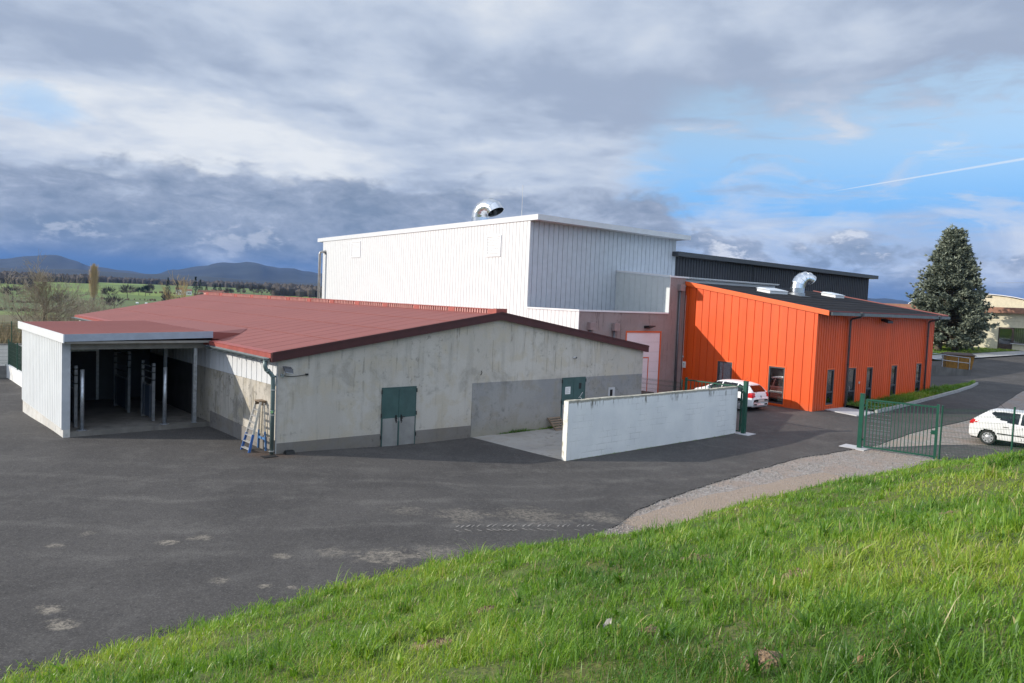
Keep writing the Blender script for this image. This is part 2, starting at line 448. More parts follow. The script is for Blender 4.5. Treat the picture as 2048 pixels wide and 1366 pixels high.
M['plinth'] = conc('dark_plinth', (.185, .17, .155), (.09, .08, .07), (.23, .215, .20), (.20, .175, .14), .3)
M['tan'] = conc('taupe_render', (.275, .215, .205), (.20, .155, .15), (.33, .27, .26), (.30, .225, .21), .3, .15)
M['slab'] = conc('loading_slab', (.23, .22, .20), (.10, .095, .085), (.30, .28, .255), (.25, .225, .19), .6)
M['shed_plinth'] = conc('pale_plinth', (.52, .51, .48), (.26, .25, .23), (.62, .61, .58), (.5, .46, .4), .5)

def block_wall():
    """painted concrete blocks: joints of each block are slightly sunk and cracked, mossy top"""
    k, t, b = newmat('painted_blockwork'); co = obj_co(t)
    x, y, z = t.sep(co)
    w = t.noise(co, 1.1, 3, .5); w2 = t.noise(co, 9, 4, .6)
    co2 = t.comb(t.add(x, t.mul(w2, .03)), t.add(t.sub(z, .03), t.mul(w2, .03)), 0)
    br = t.n.new('ShaderNodeTexBrick'); t.l.new(co2, br.inputs['Vector'])
    br.inputs['Scale'].default_value = 1.0; br.inputs['Mortar Size'].default_value = .012
    br.inputs['Brick Width'].default_value = .52; br.inputs['Row Height'].default_value = .22; br.inputs['Mortar Smooth'].default_value = .4
    j = br.outputs['Fac']
    vis = t.ss(t.noise(co, .9, 5, .7), .46, .64)
    cc = t.mix(t.ss(w, .3, .7), (.70, .715, .73), (.78, .79, .795))
    cc = t.mix(t.mul(j, vis, .42), cc, (.33, .33, .33))
    st = t.noise(t.mapv(co, scale=(1, 1, .12)), 7, 4, .6)
    cc = t.mix(t.mul(t.ss(st, .55, .66), t.ss(t.add(z, t.mul(w2, .35)), 1.86, 2.1), .9), cc, (.07, .065, .05))
    cc = t.mix(t.mul(t.ss(t.add(z, t.mul(w2, .10)), 2.03, 2.08), .75), cc, (.22, .20, .15))
    cc = t.mix(t.mul(t.ss(t.add(z, t.mul(w2, .4), t.mul(w, .25)), .42, .12), .65), cc, (.33, .33, .28))
    cc = t.mix(t.mul(t.ss(st, .62, .74), .25), cc, (.5, .48, .42))
    setp(t, b, Base_Color=cc, Roughness=.75)
    bump(t, b, t.sub(t.mul(w2, .35), t.mul(j, vis, .8)), .45, .02)
    return k
M['block'] = block_wall()
def block_end():
    k, t, b = newmat('weathered_wall_end'); co = obj_co(t)
    n = t.noise(t.mapv(co, scale=(3, 3, .8)), 3, 6, .7, .4)
    cc = t.mix(t.ss(n, .52, .68), (.76, .75, .70), (.30, .25, .13))
    setp(t, b, Base_Color=cc, Roughness=.85); bump(t, b, n, .4, .02); return k
M['block_end'] = block_end()

def red_roof():
    k, t, b = newmat('red_coated_roof'); co = obj_co(t)
    n = t.noise(co, .35, 5, .55); n2 = t.noise(t.mapv(co, scale=(.15, 1.6, 1)), 1.5, 5, .6); n3 = t.noise(co, 40, 3, .6)
    cc = t.mix(t.ss(n, .3, .7), (.25, .070, .054), (.285, .083, .065))
    cc = t.mix(t.mul(t.ss(n2, .42, .7), .5), cc, (.215, .066, .056))
    cc = t.mix(.25, cc, t.mix(n3, (.15, .045, .038), (.40, .13, .11)))
    setp(t, b, Base_Color=cc, Roughness=.62); bump(t, b, n3, .12, .006); return k
M['red_roof'] = red_roof()

def asphalt():
    k, t, b = newmat('asphalt'); co = obj_co(t)
    x, y, z = t.sep(co)
    f = t.noise(co, 90, 3, .8); f2 = t.noise(co, 28, 4, .75); n = t.noise(co, .22, 5, .6, .6); n2 = t.noise(co, .9, 7, .68, .4)
    cc = t.mix(t.ss(n, .3, .7), (.060, .056, .054), (.092, .0855, .081))
    cc = t.mix(t.mul(t.ss(n2, .5, .66), .40), cc, (.135, .127, .118))
    f3 = t.noise(co, 9, 5, .8)
    cc = t.mix(t.mul(t.ss(f3, .54, .64), .30), cc, (.17, .16, .15))
    cc = t.mix(t.mul(t.ss(f3, .46, .36), .45), cc, (.032, .031, .031))
    cc = t.mix(t.mul(t.ss(f2, .54, .66), .55), cc, (.20, .19, .18))
    cc = t.mix(t.mul(t.ss(f2, .46, .36), .55), cc, (.028, .027, .027))
    cc = t.mix(t.mul(t.ss(f, .58, .78), .55), cc, (.19, .185, .18))
    cc = t.mix(t.mul(t.ss(f, .46, .28), .5), cc, (.02, .02, .021))
    # long curved tyre sweeps of dust, in yard coordinates
    d1 = t.sub(y, t.add(t.mul(x, .28), t.mul(x, x, .012)))
    for rr, wd, s_ in ((19.7, .35, .42), (21.5, .35, .36), (17.4, .3, .34), (15.8, .3, .28), (23.2, .45, .22)):
        a = t.m('ABSOLUTE', t.sub(t.add(d1, t.mul(t.sub(n, .5), 2.4)), rr))
        cc = t.mix(t.mul(t.ss(a, wd, 0), t.ss(n2, .36, .56), t.ss(f2, .36, .60), s_ * 1.5), cc, (.165, .155, .143))
    # spilt lime and mud: soft splashes with a shape of their own
    wob = t.noise(co, 3.2, 6, .7, .8)
    stains = ((-7.21, 11.72, .30, 1), (-6.72, 11.22, .32, 1), (-6.85, 15.05, .26, 1), (-6.35, 15.42, .3, .8), (-4.36, 14.54, .28, .8), (-2.3, 14.75, .75, .8), (-1.4, 15.2, .7, .5),
              (-5.07, 13.2, .26, .7), (-4.2, 13.0, .16, 1), (-3.7, 13.0, .12, 1), (-7.9, 10.7, .36, .8), (-8.9, 14.6, .22, .7), (-1.0, 17.9, .9, .5), (.7, 18.3, 1.2, .55), (2.4, 18.6, .8, .6), (-3.4, 14.9, .5, .4), (-8.7, 15.4, .25, .4), (-2.4, 18.0, .6, .3))
    nf = t.mul(t.ss(f3, .36, .62), t.ss(f2, .34, .60, .4, 1.0))
    for sx, sy, r, s_ in stains:
        d = t.m('SQRT', t.add(t.m('POWER', t.sub(x, sx), 2.0), t.m('POWER', t.mul(t.sub(y, sy), 1.25), 2.0)))
        d = t.add(d, t.mul(t.sub(wob, .5), r * 2.6))
        cc = t.mix(t.mul(t.ss(d, r * 1.0, r * .25), nf, s_ * .92), cc, (.37, .325, .26))
    # rust-brown run-off by the ladder corner
    d = t.m('SQRT', t.add(t.m('POWER', t.add(x, 7.5), 2.0), t.m('POWER', t.mul(t.sub(y, 23.6), 1.4), 2.0)))
    cc = t.mix(t.mul(t.ss(t.add(d, t.mul(wob, 1.2)), 1.9, .6), .6), cc, (.10, .055, .032))
    setp(t, b, Base_Color=cc, Roughness=.88)
    b.inputs['Specular IOR Level'].default_value = .25
    bump(t, b, t.add(f, t.mul(f2, .6)), .55, .012)
    return k
M['asphalt'] = asphalt()
M['asphalt_edge'] = paint('asphalt_edge', (.035, .034, .035), .95, var=.2, scale=8, bumps=.5)
M['mark'] = paint('dried_mud_marks', (.25, .235, .215), .9, var=.25, scale=8)
def speckle(name, a, b_, c_, sc=30, dust=None):
    k, t, b = newmat(name); co = obj_co(t)
    v = t.voro(co, sc); n = t.noise(co, .8, 5, .6, .5); n2 = t.noise(co, sc * 1.5, 3, .7)
    cc = t.mix(t.sep(v[1])[0], a, b_)
    cc = t.mix(t.mul(t.ss(n2, .5, .75), .6), cc, c_)
    if dust: cc = t.mix(t.mul(t.ss(n, .42, .62), .75), cc, dust)
    setp(t, b, Base_Color=cc, Roughness=.95); bump(t, b, v[0], .9, .03); return k
M['gravel'] = speckle('gravel', (.21, .18, .16), (.40, .365, .335), (.105, .09, .082), 16, (.31, .24, .195))
M['pebble'] = paint('pebbles', (.27, .25, .23), .9, var=.4, scale=7)
M['apron'] = conc('worn_apron', (.30, .285, .265), (.16, .15, .13), (.38, .36, .33), (.34, .31, .26), .0, .3)
M['soil'] = speckle('dug_soil', (.20, .135, .08), (.30, .205, .125), (.10, .065, .04), 46)
M['turf'] = speckle('turf_base', (.065, .105, .018), (.10, .135, .026), (.075, .065, .025), 16, (.12, .115, .032))
def grass_mat():
    k, t, b = newmat('grass_blades')
    a = t.n.new('ShaderNodeAttribute'); a.attribute_name = 'tint'; f = a.outputs['Fac']
    cc = t.mix(t.ss(f, 0, .35), (.07, .165, .018), (.16, .30, .030))
    cc = t.mix(t.ss(f, .35, .8), cc, (.31, .40, .050))
    cc = t.mix(t.ss(f, .88, .97), cc, (.42, .37, .17))
    setp(t, b, Base_Color=cc, Roughness=.42)
    tr = t.n.new('ShaderNodeBsdfTranslucent'); t.l.new(t.mix(1.0, cc, (1.25, 1.35, .7), 'MULTIPLY'), tr.inputs[0])
    ms = t.n.new('ShaderNodeMixShader'); ms.inputs[0].default_value = .38
    t.l.new(b.outputs[0], ms.inputs[1]); t.l.new(tr.outputs[0], ms.inputs[2])
    t.l.new(ms.outputs[0], t.n['Material Output'].inputs[0]); return k
M['grass'] = grass_mat()
def land():
    """open country: fields with their own crops, seen far off"""
    k, t, b = newmat('farmland'); co = obj_co(t)
    x, y, z = t.sep(co)
    v = t.n.new('ShaderNodeTexVoronoi'); v.feature = 'F1'; v.inputs['Scale'].default_value = .0042
    wob = t.noise(co, .004, 3, .5, 0, True)
    vm = t.n.new('ShaderNodeVectorMath'); vm.operation = 'MULTIPLY_ADD'; t.l.new(wob, vm.inputs[0]); vm.inputs[1].default_value = (160, 160, 0); t.l.new(t.mapv(co, scale=(.55, 1, 0)), vm.inputs[2])
    t.l.new(vm.outputs[0], v.inputs['Vector'])
    r = t.sep(v.outputs['Color'])[0]
    cc = t.mix(t.ss(r, .25, .3), (.10, .155, .026), (.165, .235, .036))
    cc = t.mix(t.ss(r, .6, .63), cc, (.075, .115, .024))
    cc = t.mix(t.ss(r, .86, .88), cc, (.13, .115, .06))
    n = t.noise(co, .02, 5, .6); n2 = t.noise(co, .6, 5, .65)
    cc = t.mix(t.mul(t.ss(n, .45, .65), .35), cc, (.16, .21, .06))
    dist = t.m('SQRT', t.add(t.m('POWER', x, 2.0), t.m('POWER', y, 2.0)))
    near = t.ss(t.add(dist, t.mul(t.sub(n, .5), 150)), 430, 330)
    rough = t.mix(t.ss(n2, .35, .65), (.10, .085, .038), (.15, .135, .06))
    rough = t.mix(t.ss(t.noise(co, .03, 5, .6), .42, .58), rough, (.12, .145, .045))
    cc = t.mix(near, cc, rough)
    setp(t, b, Base_Color=cc, Roughness=.95); return k
M['land'] = land()
def hillm():
    k, t, b = newmat('wooded_hill'); co = obj_co(t)
    n = t.noise(co, .0035, 6, .65); n2 = t.noise(co, .03, 4, .7)
    cc = t.mix(t.ss(n, .4, .62), (.008, .013, .014), (.020, .027, .024))
    cc = t.mix(t.mul(t.ss(n2, .5, .7), .5), cc, (.007, .010, .011))
    setp(t, b, Base_Color=cc, Roughness=1.0); return k
M['hill'] = hillm()
def barkm(name, a, b_, sc=6):
    k, t, b = newmat(name); co = obj_co(t)
    n = t.noise(co, sc, 4, .6)
    setp(t, b, Base_Color=t.mix(n, a, b_), Roughness=.95); return k
M['bark'] = barkm('bark', (.06, .05, .035), (.13, .11, .08))
M['twig'] = barkm('twigs', (.22, .18, .125), (.40, .35, .27), 1.2)
M['twig_gold'] = barkm('golden_twigs', (.36, .25, .12), (.50, .38, .20), 1.2)
M['twig_brown'] = barkm('brown_twigs', (.17, .125, .07), (.33, .26, .14), .8)
M['wood_far'] = barkm('far_wood', (.055, .045, .038), (.10, .082, .066), .05)
M['far_conifer'] = barkm('far_conifer', (.010, .018, .012), (.022, .034, .02), .3)
M['far_bush'] = barkm('yellow_willow', (.16, .14, .035), (.24, .21, .06), .3)
M['hedge'] = barkm('hedge_twigs', (.085, .07, .04), (.15, .125, .07), .3)
def needles():
    k, t, b = newmat('blue_green_needles')
    a = t.n.new('ShaderNodeAttribute'); a.attribute_name = 'tint'; f = a.outputs['Fac']
    cc = t.mix(f, (.085, .105, .072), (.30, .335, .255))
    setp(t, b, Base_Color=cc, Roughness=.7); return k
M['needles'] = needles()
def glassm(name, tint, refl=.06, rough=.03, clear=.5):
    k, t, b = newmat(name); t.n.remove(b)
    tr = t.n.new('ShaderNodeBsdfTransparent'); tr.inputs[0].default_value = (*tint, 1)
    gl = t.n.new('ShaderNodeBsdfGlossy'); gl.inputs['Roughness'].default_value = rough; gl.inputs[0].default_value = (.95, .97, 1, 1)
    fr = t.n.new('ShaderNodeFresnel'); fr.inputs[0].default_value = 1.6
    f = t.add(t.mul(fr.outputs[0], .9), refl)
    ms = t.n.new('ShaderNodeMixShader'); t.l.new(f, ms.inputs[0])
    t.l.new(tr.outputs[0], ms.inputs[1]); t.l.new(gl.outputs[0], ms.inputs[2])
    t.l.new(ms.outputs[0], t.n['Material Output'].inputs[0]); return k
M['glass'] = glassm('window_glass', (.86, .89, .90), .08)
M['car_glass'] = glassm('car_glass', (.30, .34, .34), .02)
M['rear_glass'] = glassm('dark_rear_glass', (.05, .055, .055), .02)
M['seat'] = paint('car_interior', (.03, .03, .033), .8, var=.2)
M['blind'] = paint('pale_blind', (.80, .80, .77), .7, var=.05)
M['curtain'] = paint('curtain', (.30, .27, .25), .8, var=.2, stretch=(6, 6, .1))
M['tile_roof'] = paint('far_tile_roof', (.23, .10, .06), .8, var=.15)
M['bale'] = paint('white_wrap', (.8, .8, .78), .4, var=.03)
M['leaf'] = paint('dry_leaf', (.36, .22, .12), .7, var=.2)
M['emblem'] = paint('dull_chrome', (.30, .30, .32), .3, .8, var=.05)
# ---------------------------------------------------------------- ground sheets
def sheet(name, rows, zf, mat, skirt=0, loc=None):
    """rows: list of equal-length lists of plan points (x, y)"""
    mb = MB(); n = len(rows[0])
    for r in rows:
        for p in r: mb.vert((p[0], p[1], zf(p[0], p[1])))
    for i in range(len(rows) - 1):
        for j in range(n - 1):
            a = i * n + j; mb.idx([a, a + 1, a + n + 1, a + n])
    if skirt:
        mb.cur = 1
        for j in range(n - 1):
            p, q = rows[0][j], rows[0][j + 1]
            zp, zq = zf(*p), zf(*q)
            mb.face([(p[0], p[1], zp), (q[0], q[1], zq), (q[0], q[1], zq - skirt), (p[0], p[1], zp - skirt)][::-1])
    o = mb.build(name, [mat, M['asphalt_edge']] if skirt else mat, smooth=True)
    return struct(o)

def make_terrain():
    mb = MB()
    azs = [-60 + i * 1.0 for i in range(121)] + [60 + i * 6 for i in range(1, 40)]
    azs = [a for a in azs if a < 300]
    rs = [3, 8, 13, 18, 22, 26, 30, 34, 38, 42, 46, 50, 55, 60, 66, 72, 78, 84, 90, 97, 105, 114, 124, 136]
    while rs[-1] < 13500: rs.append(rs[-1] * 1.09)
    n = len(azs)
    for r in rs:
        for a in azs:
            x, y = r * math.sin(rad(a)), r * math.cos(rad(a))
            z = terrain(x, y) - (.10 if r < 140 else 0)
            b_ = bank(x, y)
            if b_ > -.4 and r < 60: z -= .35
            mb.vert((x, y, z))
    for i in range(len(rs) - 1):
        for j in range(n):
            j2 = (j + 1) % n; mb.idx([i * n + j, i * n + j2, (i + 1) * n + j2, (i + 1) * n + j][::-1])
    mb.idx([j for j in range(n)][::-1])
    struct(mb.build('ground', M['land'], smooth=True))
make_terrain()

def E_(xb):                                        # near edge of the asphalt, yard coordinates
    pts = ((-30, -11.6), (0.5, -11.6), (2.0, -11.45), (4.0, -10.9), (5.4, -10.25), (6.8, -10.0), (9.2, -9.7), (12.4, -9.4), (16.4, -9.15), (19.2, -9.55), (21, -9.9), (34, -9.9), (49, -8.0), (110, -7.0))
    for (x0, y0), (x1, y1) in zip(pts, pts[1:]):
        if xb <= x1:
            return y0 + (y1 - y0) * (xb - x0) / (x1 - x0) + .07 * mnoise.noise(Vector((xb * 1.7, 0, 0))) + .03 * mnoise.noise(Vector((xb * 6, 0, 2)))
    return -7
xs = []
x_ = -24.0
while x_ < 100: xs.append(x_); x_ += .35 if 0 < x_ < 24 else 1.5
def top_(xb): return 26.0 if xb < 24 else (16 if xb < 44 else 16 - 13 * sm(44, 70, xb))
def pl(xb, yb): v = fw(FB, xb, yb); return (v.x, v.y)
rows = []
for i in range(33):
    f = i / 32
    rows.append([pl(xb, E_(xb) + (top_(xb) - E_(xb)) * f) for xb in xs])
o = sheet('asphalt_road', rows, lambda x, y: ground(x, y) + .03, M['asphalt'], .10)
# gravel margin between the asphalt and the bank, and the loose parking strip past the gate
rows = [[pl(xb, toe(xb) - .8 - (14 if xb > 24 else 14 * sm(19, 24, xb)) * (1 - f_) ) if f_ < .5 else pl(xb, E_(xb) + .3) for xb in [1.0 + i * .5 for i in range(200)]] for f_ in (0, .25, 1)]
sheet('gravel_strip', rows, lambda x, y: ground(x, y) + .004, M['gravel'])
rows = [[pl(xb, toe(xb) - .3 + f_ * (1.75 + .25 * mnoise.noise(Vector((xb, f_, 1))))) for xb in [4.2 + i * .3 for i in range(36)]] for f_ in (0, .4, .66)]
sheet('dirt_strip', rows, lambda x, y: ground(x, y) + .014, speckle('bare_dirt', (.30, .23, .175), (.39, .31, .25), (.15, .115, .09), 20, (.34, .26, .195)))
pa = [(20.75, -10.25), (21.4, -10.55), (22.2, -11.0), (23.1, -11.45), (23.9, -12.1), (24.6, -12.75), (25.8, -13.85)]
pb = [(20.72, -12.5), (20.62, -12.8), (20.5, -13.1), (20.4, -13.5), (20.3, -14.0), (20.25, -14.6), (20.2, -15.6)]
rows = [[pl(b_[0] + (a_[0] - b_[0]) * f_, b_[1] + (a_[1] - b_[1]) * f_) for a_, b_ in zip(pa, pb)] for f_ in (0, .35, .7, 1)]
sheet('dark_pavement', rows, lambda x, y: ground(x, y) + .014, paint('dark_pavement', (.10, .092, .085), .9, var=.2, scale=5, bumps=.4))
def pebbles():
    r = random.Random(8); mb = MB()
    for i in range(3600):
        xb = r.uniform(1.5, 22); lo = toe(xb) - .2; hi = E_(xb) + .02; yb = lo + (hi - lo) * (1 - r.random() ** 1.6) if r.random() < .75 else r.uniform(lo, hi)
        v = fw(FB, xb, yb); s = r.uniform(.008, .026); z = ground(v.x, v.y) + .012
        if 4 < xb < 12 and yb < E_(xb) - .35 and r.random() < .8: continue
        a = [r.uniform(0, 6.28) for _ in range(2)]
        top = [(v.x + s * .6 * math.cos(a[0] + k * 1.57), v.y + s * .6 * math.sin(a[0] + k * 1.57), z + s * r.uniform(.5, .9)) for k in range(4)]; bot = [(v.x + s * r.uniform(.8, 1.2) * math.cos(a[0] + k * 1.57), v.y + s * math.sin(a[0] + k * 1.57), z - .004) for k in range(4)]
        mb.hexa(bot, top)
    struct(mb.build('gravel_stones', M['pebble']), 'stuff')
pebbles()
# worn concrete apron between barn and white wall
ap = [pl(7.95, .0), pl(8.0, -1.7), pl(8.05, -3.4), pl(8.15, -5.0)]
rows = [[(p[0] + AB.x * f_ + .08 * mnoise.noise(Vector((i, 0, 0))) , p[1] + AB.y * f_) for i, p in enumerate(ap)] for f_ in (0, 2, 5, 8, 10.4)]
sheet('concrete_apron', rows, lambda x, y: ground(x, y) + .036, M['apron'])
# tractor tyre chevrons of dried mud
mb = MB()
T0, T1 = Vector((-1.15, 16.72, 0)), Vector((2.3, 17.62, 0)); TD = (T1 - T0).normalized(); TN = Vector((-TD.y, TD.x, 0))
for k in range(28):
    for side in (-1, 1):
        if R_.random() < .22: continue
        st_ = k * .122 + (.06 if side > 0 else 0); f0, f1 = R_.uniform(.0, .35), R_.uniform(.65, 1.0); w = R_.uniform(.012, .026)
        def P(f_, o_):
            v = T0 + TD * (st_ + .20 * f_ ** 1.4 + o_) + TN * side * (.05 + .27 * f_); return (v.x, v.y, ground(v.x, v.y) + .037)
        mb.face([P(f0, -w), P(f0, w), P((f0 + f1) / 2, w * 1.3), P(f1, w * .5), P(f1, -w * .5), P((f0 + f1) / 2, -w * 1.1)])
struct(mb.build('tyre_marks', M['mark']))

# grass bank the picture was taken from
rows = []
yb_ = [-10.3 - .25 * i for i in range(90)] + [-33 - 1.5 * i for i in range(16)]
for y_ in yb_[::-1]:
    rows.append([pl(-34 + i * .3, y_ + (toe(-34 + i * .3) + 10.75)) for i in range(194)])
def bankz(x, y):
    b_ = bank(x, y); xb, yb2 = to_b(x, y)
    return ground(x, y) + (b_ if b_ <= 0 else b_) - .2 * sm(20, 23.5, xb) - .02
sheet('grass_bank', rows, bankz, M['turf'])

# kerbed green strip along the orange building and the entrance pad
kl = [(3.0, -1.85), (4.5, -1.62), (8.4, -1.25), (12, -1.05), (16, -.75), (19.5, -.2), (22.8, .6)]
mb = MB()
for (x0, y0), (x1, y1) in zip(kl, kl[1:]):
    n = 4
    for i in range(n):
        p, q = [fw(FH, x0 + (x1 - x0) * t_, y0 + (y1 - y0) * t_) for t_ in ((i + .01) / n, (i + .99) / n)]
        p.z = ground(p.x, p.y) + .07; q.z = ground(q.x, q.y) + .07
        mb.bar(p, q, .16, .22)
struct(mb.build('kerb', M['stone_kerb']))
def kerby(x):
    for (x0, y0), (x1, y1) in zip(kl, kl[1:]):
        if x <= x1: return y0 + (y1 - y0) * (x - x0) / (x1 - x0)
    return kl[-1][1]
def strip_z(x, y):
    v = Vector((x, y, 0)) - OH; A_, B_ = ax(YH); u, w = v.dot(A_), v.dot(B_)
    return ground(x, y) + .13 + .10 * sm(0, 1.2, w - kerby(u))
rows = []
for f_ in (0, .35, .7, 1):
    r = []
    for i in range(42):
        u = 3.1 + i * .47; k0 = kerby(u) + .05; k1 = .05 if u < 13.6 else max(k0 + .02, .05 + .55 * sm(13.6, 22.8, u) + .2)
        v = fw(FH, u, k0 + (k1 - k0) * f_); r.append((v.x, v.y))
    rows.append(r)
sheet('grass_strip', rows, strip_z, M['turf'])
mb = MB()
pp = [(1.25, -.02), (.75, -1.95), (1.25, -2.15), (3.0, -1.75), (4.4, -.02)]
lo, hi = [], []
for u, w in pp:
    v = fw(FH, u, w); g = ground(v.x, v.y); lo.append((v.x, v.y, g - .1)); hi.append((v.x, v.y, g + .075))
mb.hexa(lo, hi); struct(mb.build('entrance_pavement', M['pale_slab']))
mb = MB(); v0 = fw(FH, 3.4, -.75); g = ground(v0.x, v0.y) + .078
one('doormat', 'small dark doormat on the pale pavement before the glazed door of the orange building', 'doormat', MB().box(3.2, 3.95, -.95, -.5, 0, .012), M['black'], FH, (3.57, -.7, g - OH.z)).data.transform(Matrix.Translation((0, 0, g - OH.z)))

# far verge, pavement and lawn in front of the cream house
far = [(36.5, 69.2), (40.0, 71.1), (45.2, 73.4), (53.9, 78.9), (62, 84.5)]
rows = [[(x - d * .55, y + d) for x, y in far] for d in (0, .25)]
sheet('far_kerb', rows, lambda x, y: ground(x, y) + .16, M['pale_slab'])
rows = [[(x - d * .45, y + d) for x, y in far] for d in (.25, 2.2)]
sheet('pavement', rows, lambda x, y: ground(x, y) + .15, M['stone_kerb'])
rows = [[(x - d * .45 + .0, y + d) for x, y in far[:]] for d in (2.2, 5, 9, 16)]
sheet('lawn', rows, lambda x, y: ground(x, y) + .17, M['turf'])

# ---------------------------------------------------------------- distant hills
def hill(name, prof, r0_, r1_, base, back=2000, seed=0):
    mb = MB(); azs = []; n = 140
    a0, a1 = prof[0][0], prof[-1][0]
    rowsN = 9
    for k in range(rowsN + 3):
        for i in range(n + 1):
            a = a0 + (a1 - a0) * i / n
            for (x0, e0), (x1, e1) in zip(prof, prof[1:]):
                if a <= x1 + 1e-6: e = e0 + (e1 - e0) * sm(0, 1, (a - x0) / (x1 - x0)); break
            e += .035 * mnoise.noise(Vector((a * 1.5, seed, 0))) + .02 * mnoise.noise(Vector((a * 6, seed, 3)))
            hh = 5.3 + r1_ * math.tan(rad(e))
            if k <= rowsN:
                f_ = k / rowsN; r = r0_ + (r1_ - r0_) * f_; z = base + (hh - base) * sm(-.1, 1.0, f_) 
                if 0 < k < rowsN: z += (hh - base) * .16 * mnoise.noise(Vector((a * .5, f_ * 3, seed + 5)))
            else:
                f_ = (k - rowsN) / 2; r = r1_ + back * f_; z = hh - (hh - base + 30) * f_ ** 1.5
            if k == 0: z = base - 25
            mb.vert((r * math.sin(rad(a)), r * math.cos(rad(a)), z))
    for k in range(rowsN + 2):
        for i in range(n):
            q = k * (n + 1) + i; mb.idx([q, q + 1, q + n + 2, q + n + 1])
    struct(mb.build(name, M['hill'], smooth=True))
hill('hill', [(-52, .6), (-46, 1.2), (-40, .95), (-36, .9), (-34.4, 1.07), (-32.8, 1.43), (-31.7, 1.46), (-30.3, 1.2), (-29.2, .92), (-27.4, .80), (-25.9, .62), (-22, .3), (-18, .0)], 5200, 7400, 0)
hill('hill', [(-27.5, .0), (-25.5, .62), (-24.3, .99), (-22.7, 1.36), (-21.1, 1.62), (-18.7, 1.68), (-17.3, 1.5), (-15.6, 1.37), (-14.2, 1.22), (-11, .9), (-6, .8), (0, .9), (8, .7)], 5000, 7000, 0, seed=9)
hill('hill', [(-50, .75), (-40, .62), (-34.4, .57), (-31.7, .66), (-29.5, .66), (-27.4, .62), (-24, .66), (-20, .52), (-14, .5), (-6, .42)], 3300, 4300, -2, 900, seed=17)
hill('hill', [(14, .5), (20, .7), (24, .85), (25.3, .95), (26.3, 1.03), (27.2, .96), (28.1, .8), (30.1, .68), (34, .85), (40, 1.0), (52, .5)], 5200, 7200, 2, seed=23)

# ---------------------------------------------------------------- air
HZ = 330
hz = MB().box(-11500, 11500, -2500, 10500, -40, HZ)
hk = bpy.data.materials.new('air'); hk.use_nodes = True; ht = hk.node_tree; ht.nodes.clear()
ho = ht.nodes.new('ShaderNodeOutputMaterial'); hv = ht.nodes.new('ShaderNodeVolumePrincipled')
hv.inputs['Color'].default_value = (.20, .44, 1.0, 1); hv.inputs['Density'].default_value = 4.2e-5; hv.inputs['Anisotropy'].default_value = 0.0
ht.links.new(hv.outputs[0], ho.inputs['Volume'])
ho_ = hz.build('haze', hk); struct(ho_, 'stuff')
# ---------------------------------------------------------------- cladding helper
def ribbed(mb, p0, p1, zb, zt, pitch=.28, gw=.035, gd=.03, out=1, holes=(), edge=True, rib=False):
    """vertical sheet cladding between plan points; zb/zt give the foot and head along 0..1;
    out=+1/-1 picks the outer side; holes = (u0, u1, z0, z1) openings in metres along the run"""
    p0, p1 = Vector((*p0, 0)), Vector((*p1, 0)); L = (p1 - p0).length; d = (p1 - p0) / L
    nrm = Vector((d.y, -d.x, 0)) * out
    us = [(0.0, 0)]; u = pitch * .5
    while u < L - gw:
        if rib: us += [(u, 0), (u + gw * .25, 1), (u + gw * .75, 1), (u + gw, 0)]
        else: us += [(u, 0), (u + gw * .12, -1), (u + gw * .88, -1), (u + gw, 0)]
        u += pitch
    us.append((L, 0))
    cuts = sorted({h[0] for h in holes} | {h[1] for h in holes})
    full = []
    for (a, da), (b, db) in zip(us, us[1:]):
        seg = [a] + [c_ for c_ in cuts if a + 1e-4 < c_ < b - 1e-4] + [b]
        for s0, s1 in zip(seg, seg[1:]):
            f0 = da + (db - da) * (s0 - a) / (b - a); f1 = da + (db - da) * (s1 - a) / (b - a)
            full.append((s0, f0, s1, f1))
    for s0, f0, s1, f1 in full:
        mid = (s0 + s1) / 2
        z0a, z0b, z1a, z1b = zb(s0 / L), zb(s1 / L), zt(s0 / L), zt(s1 / L)
        spans = [(z0a, z0b, z1a, z1b)]
        for h in sorted(holes, key=lambda q: q[2]):
            if h[0] - 1e-4 < mid < h[1] + 1e-4:
                a_ = spans.pop(); spans += [(a_[0], a_[1], h[2], h[2]), (h[3], h[3], a_[2], a_[3])]
        A_ = p0 + d * s0 + nrm * gd * f0; B_ = p0 + d * s1 + nrm * gd * f1
        for a0, b0, a1, b1 in spans:
            if a1 - a0 < .01: continue
            q = [(A_.x, A_.y, a0), (B_.x, B_.y, b0), (B_.x, B_.y, b1), (A_.x, A_.y, a1)]
            mb.face(q if out > 0 else q[::-1])
    return mb
def const(z): return lambda f: z
def lin(a, b): return lambda f: a + (b - a) * f
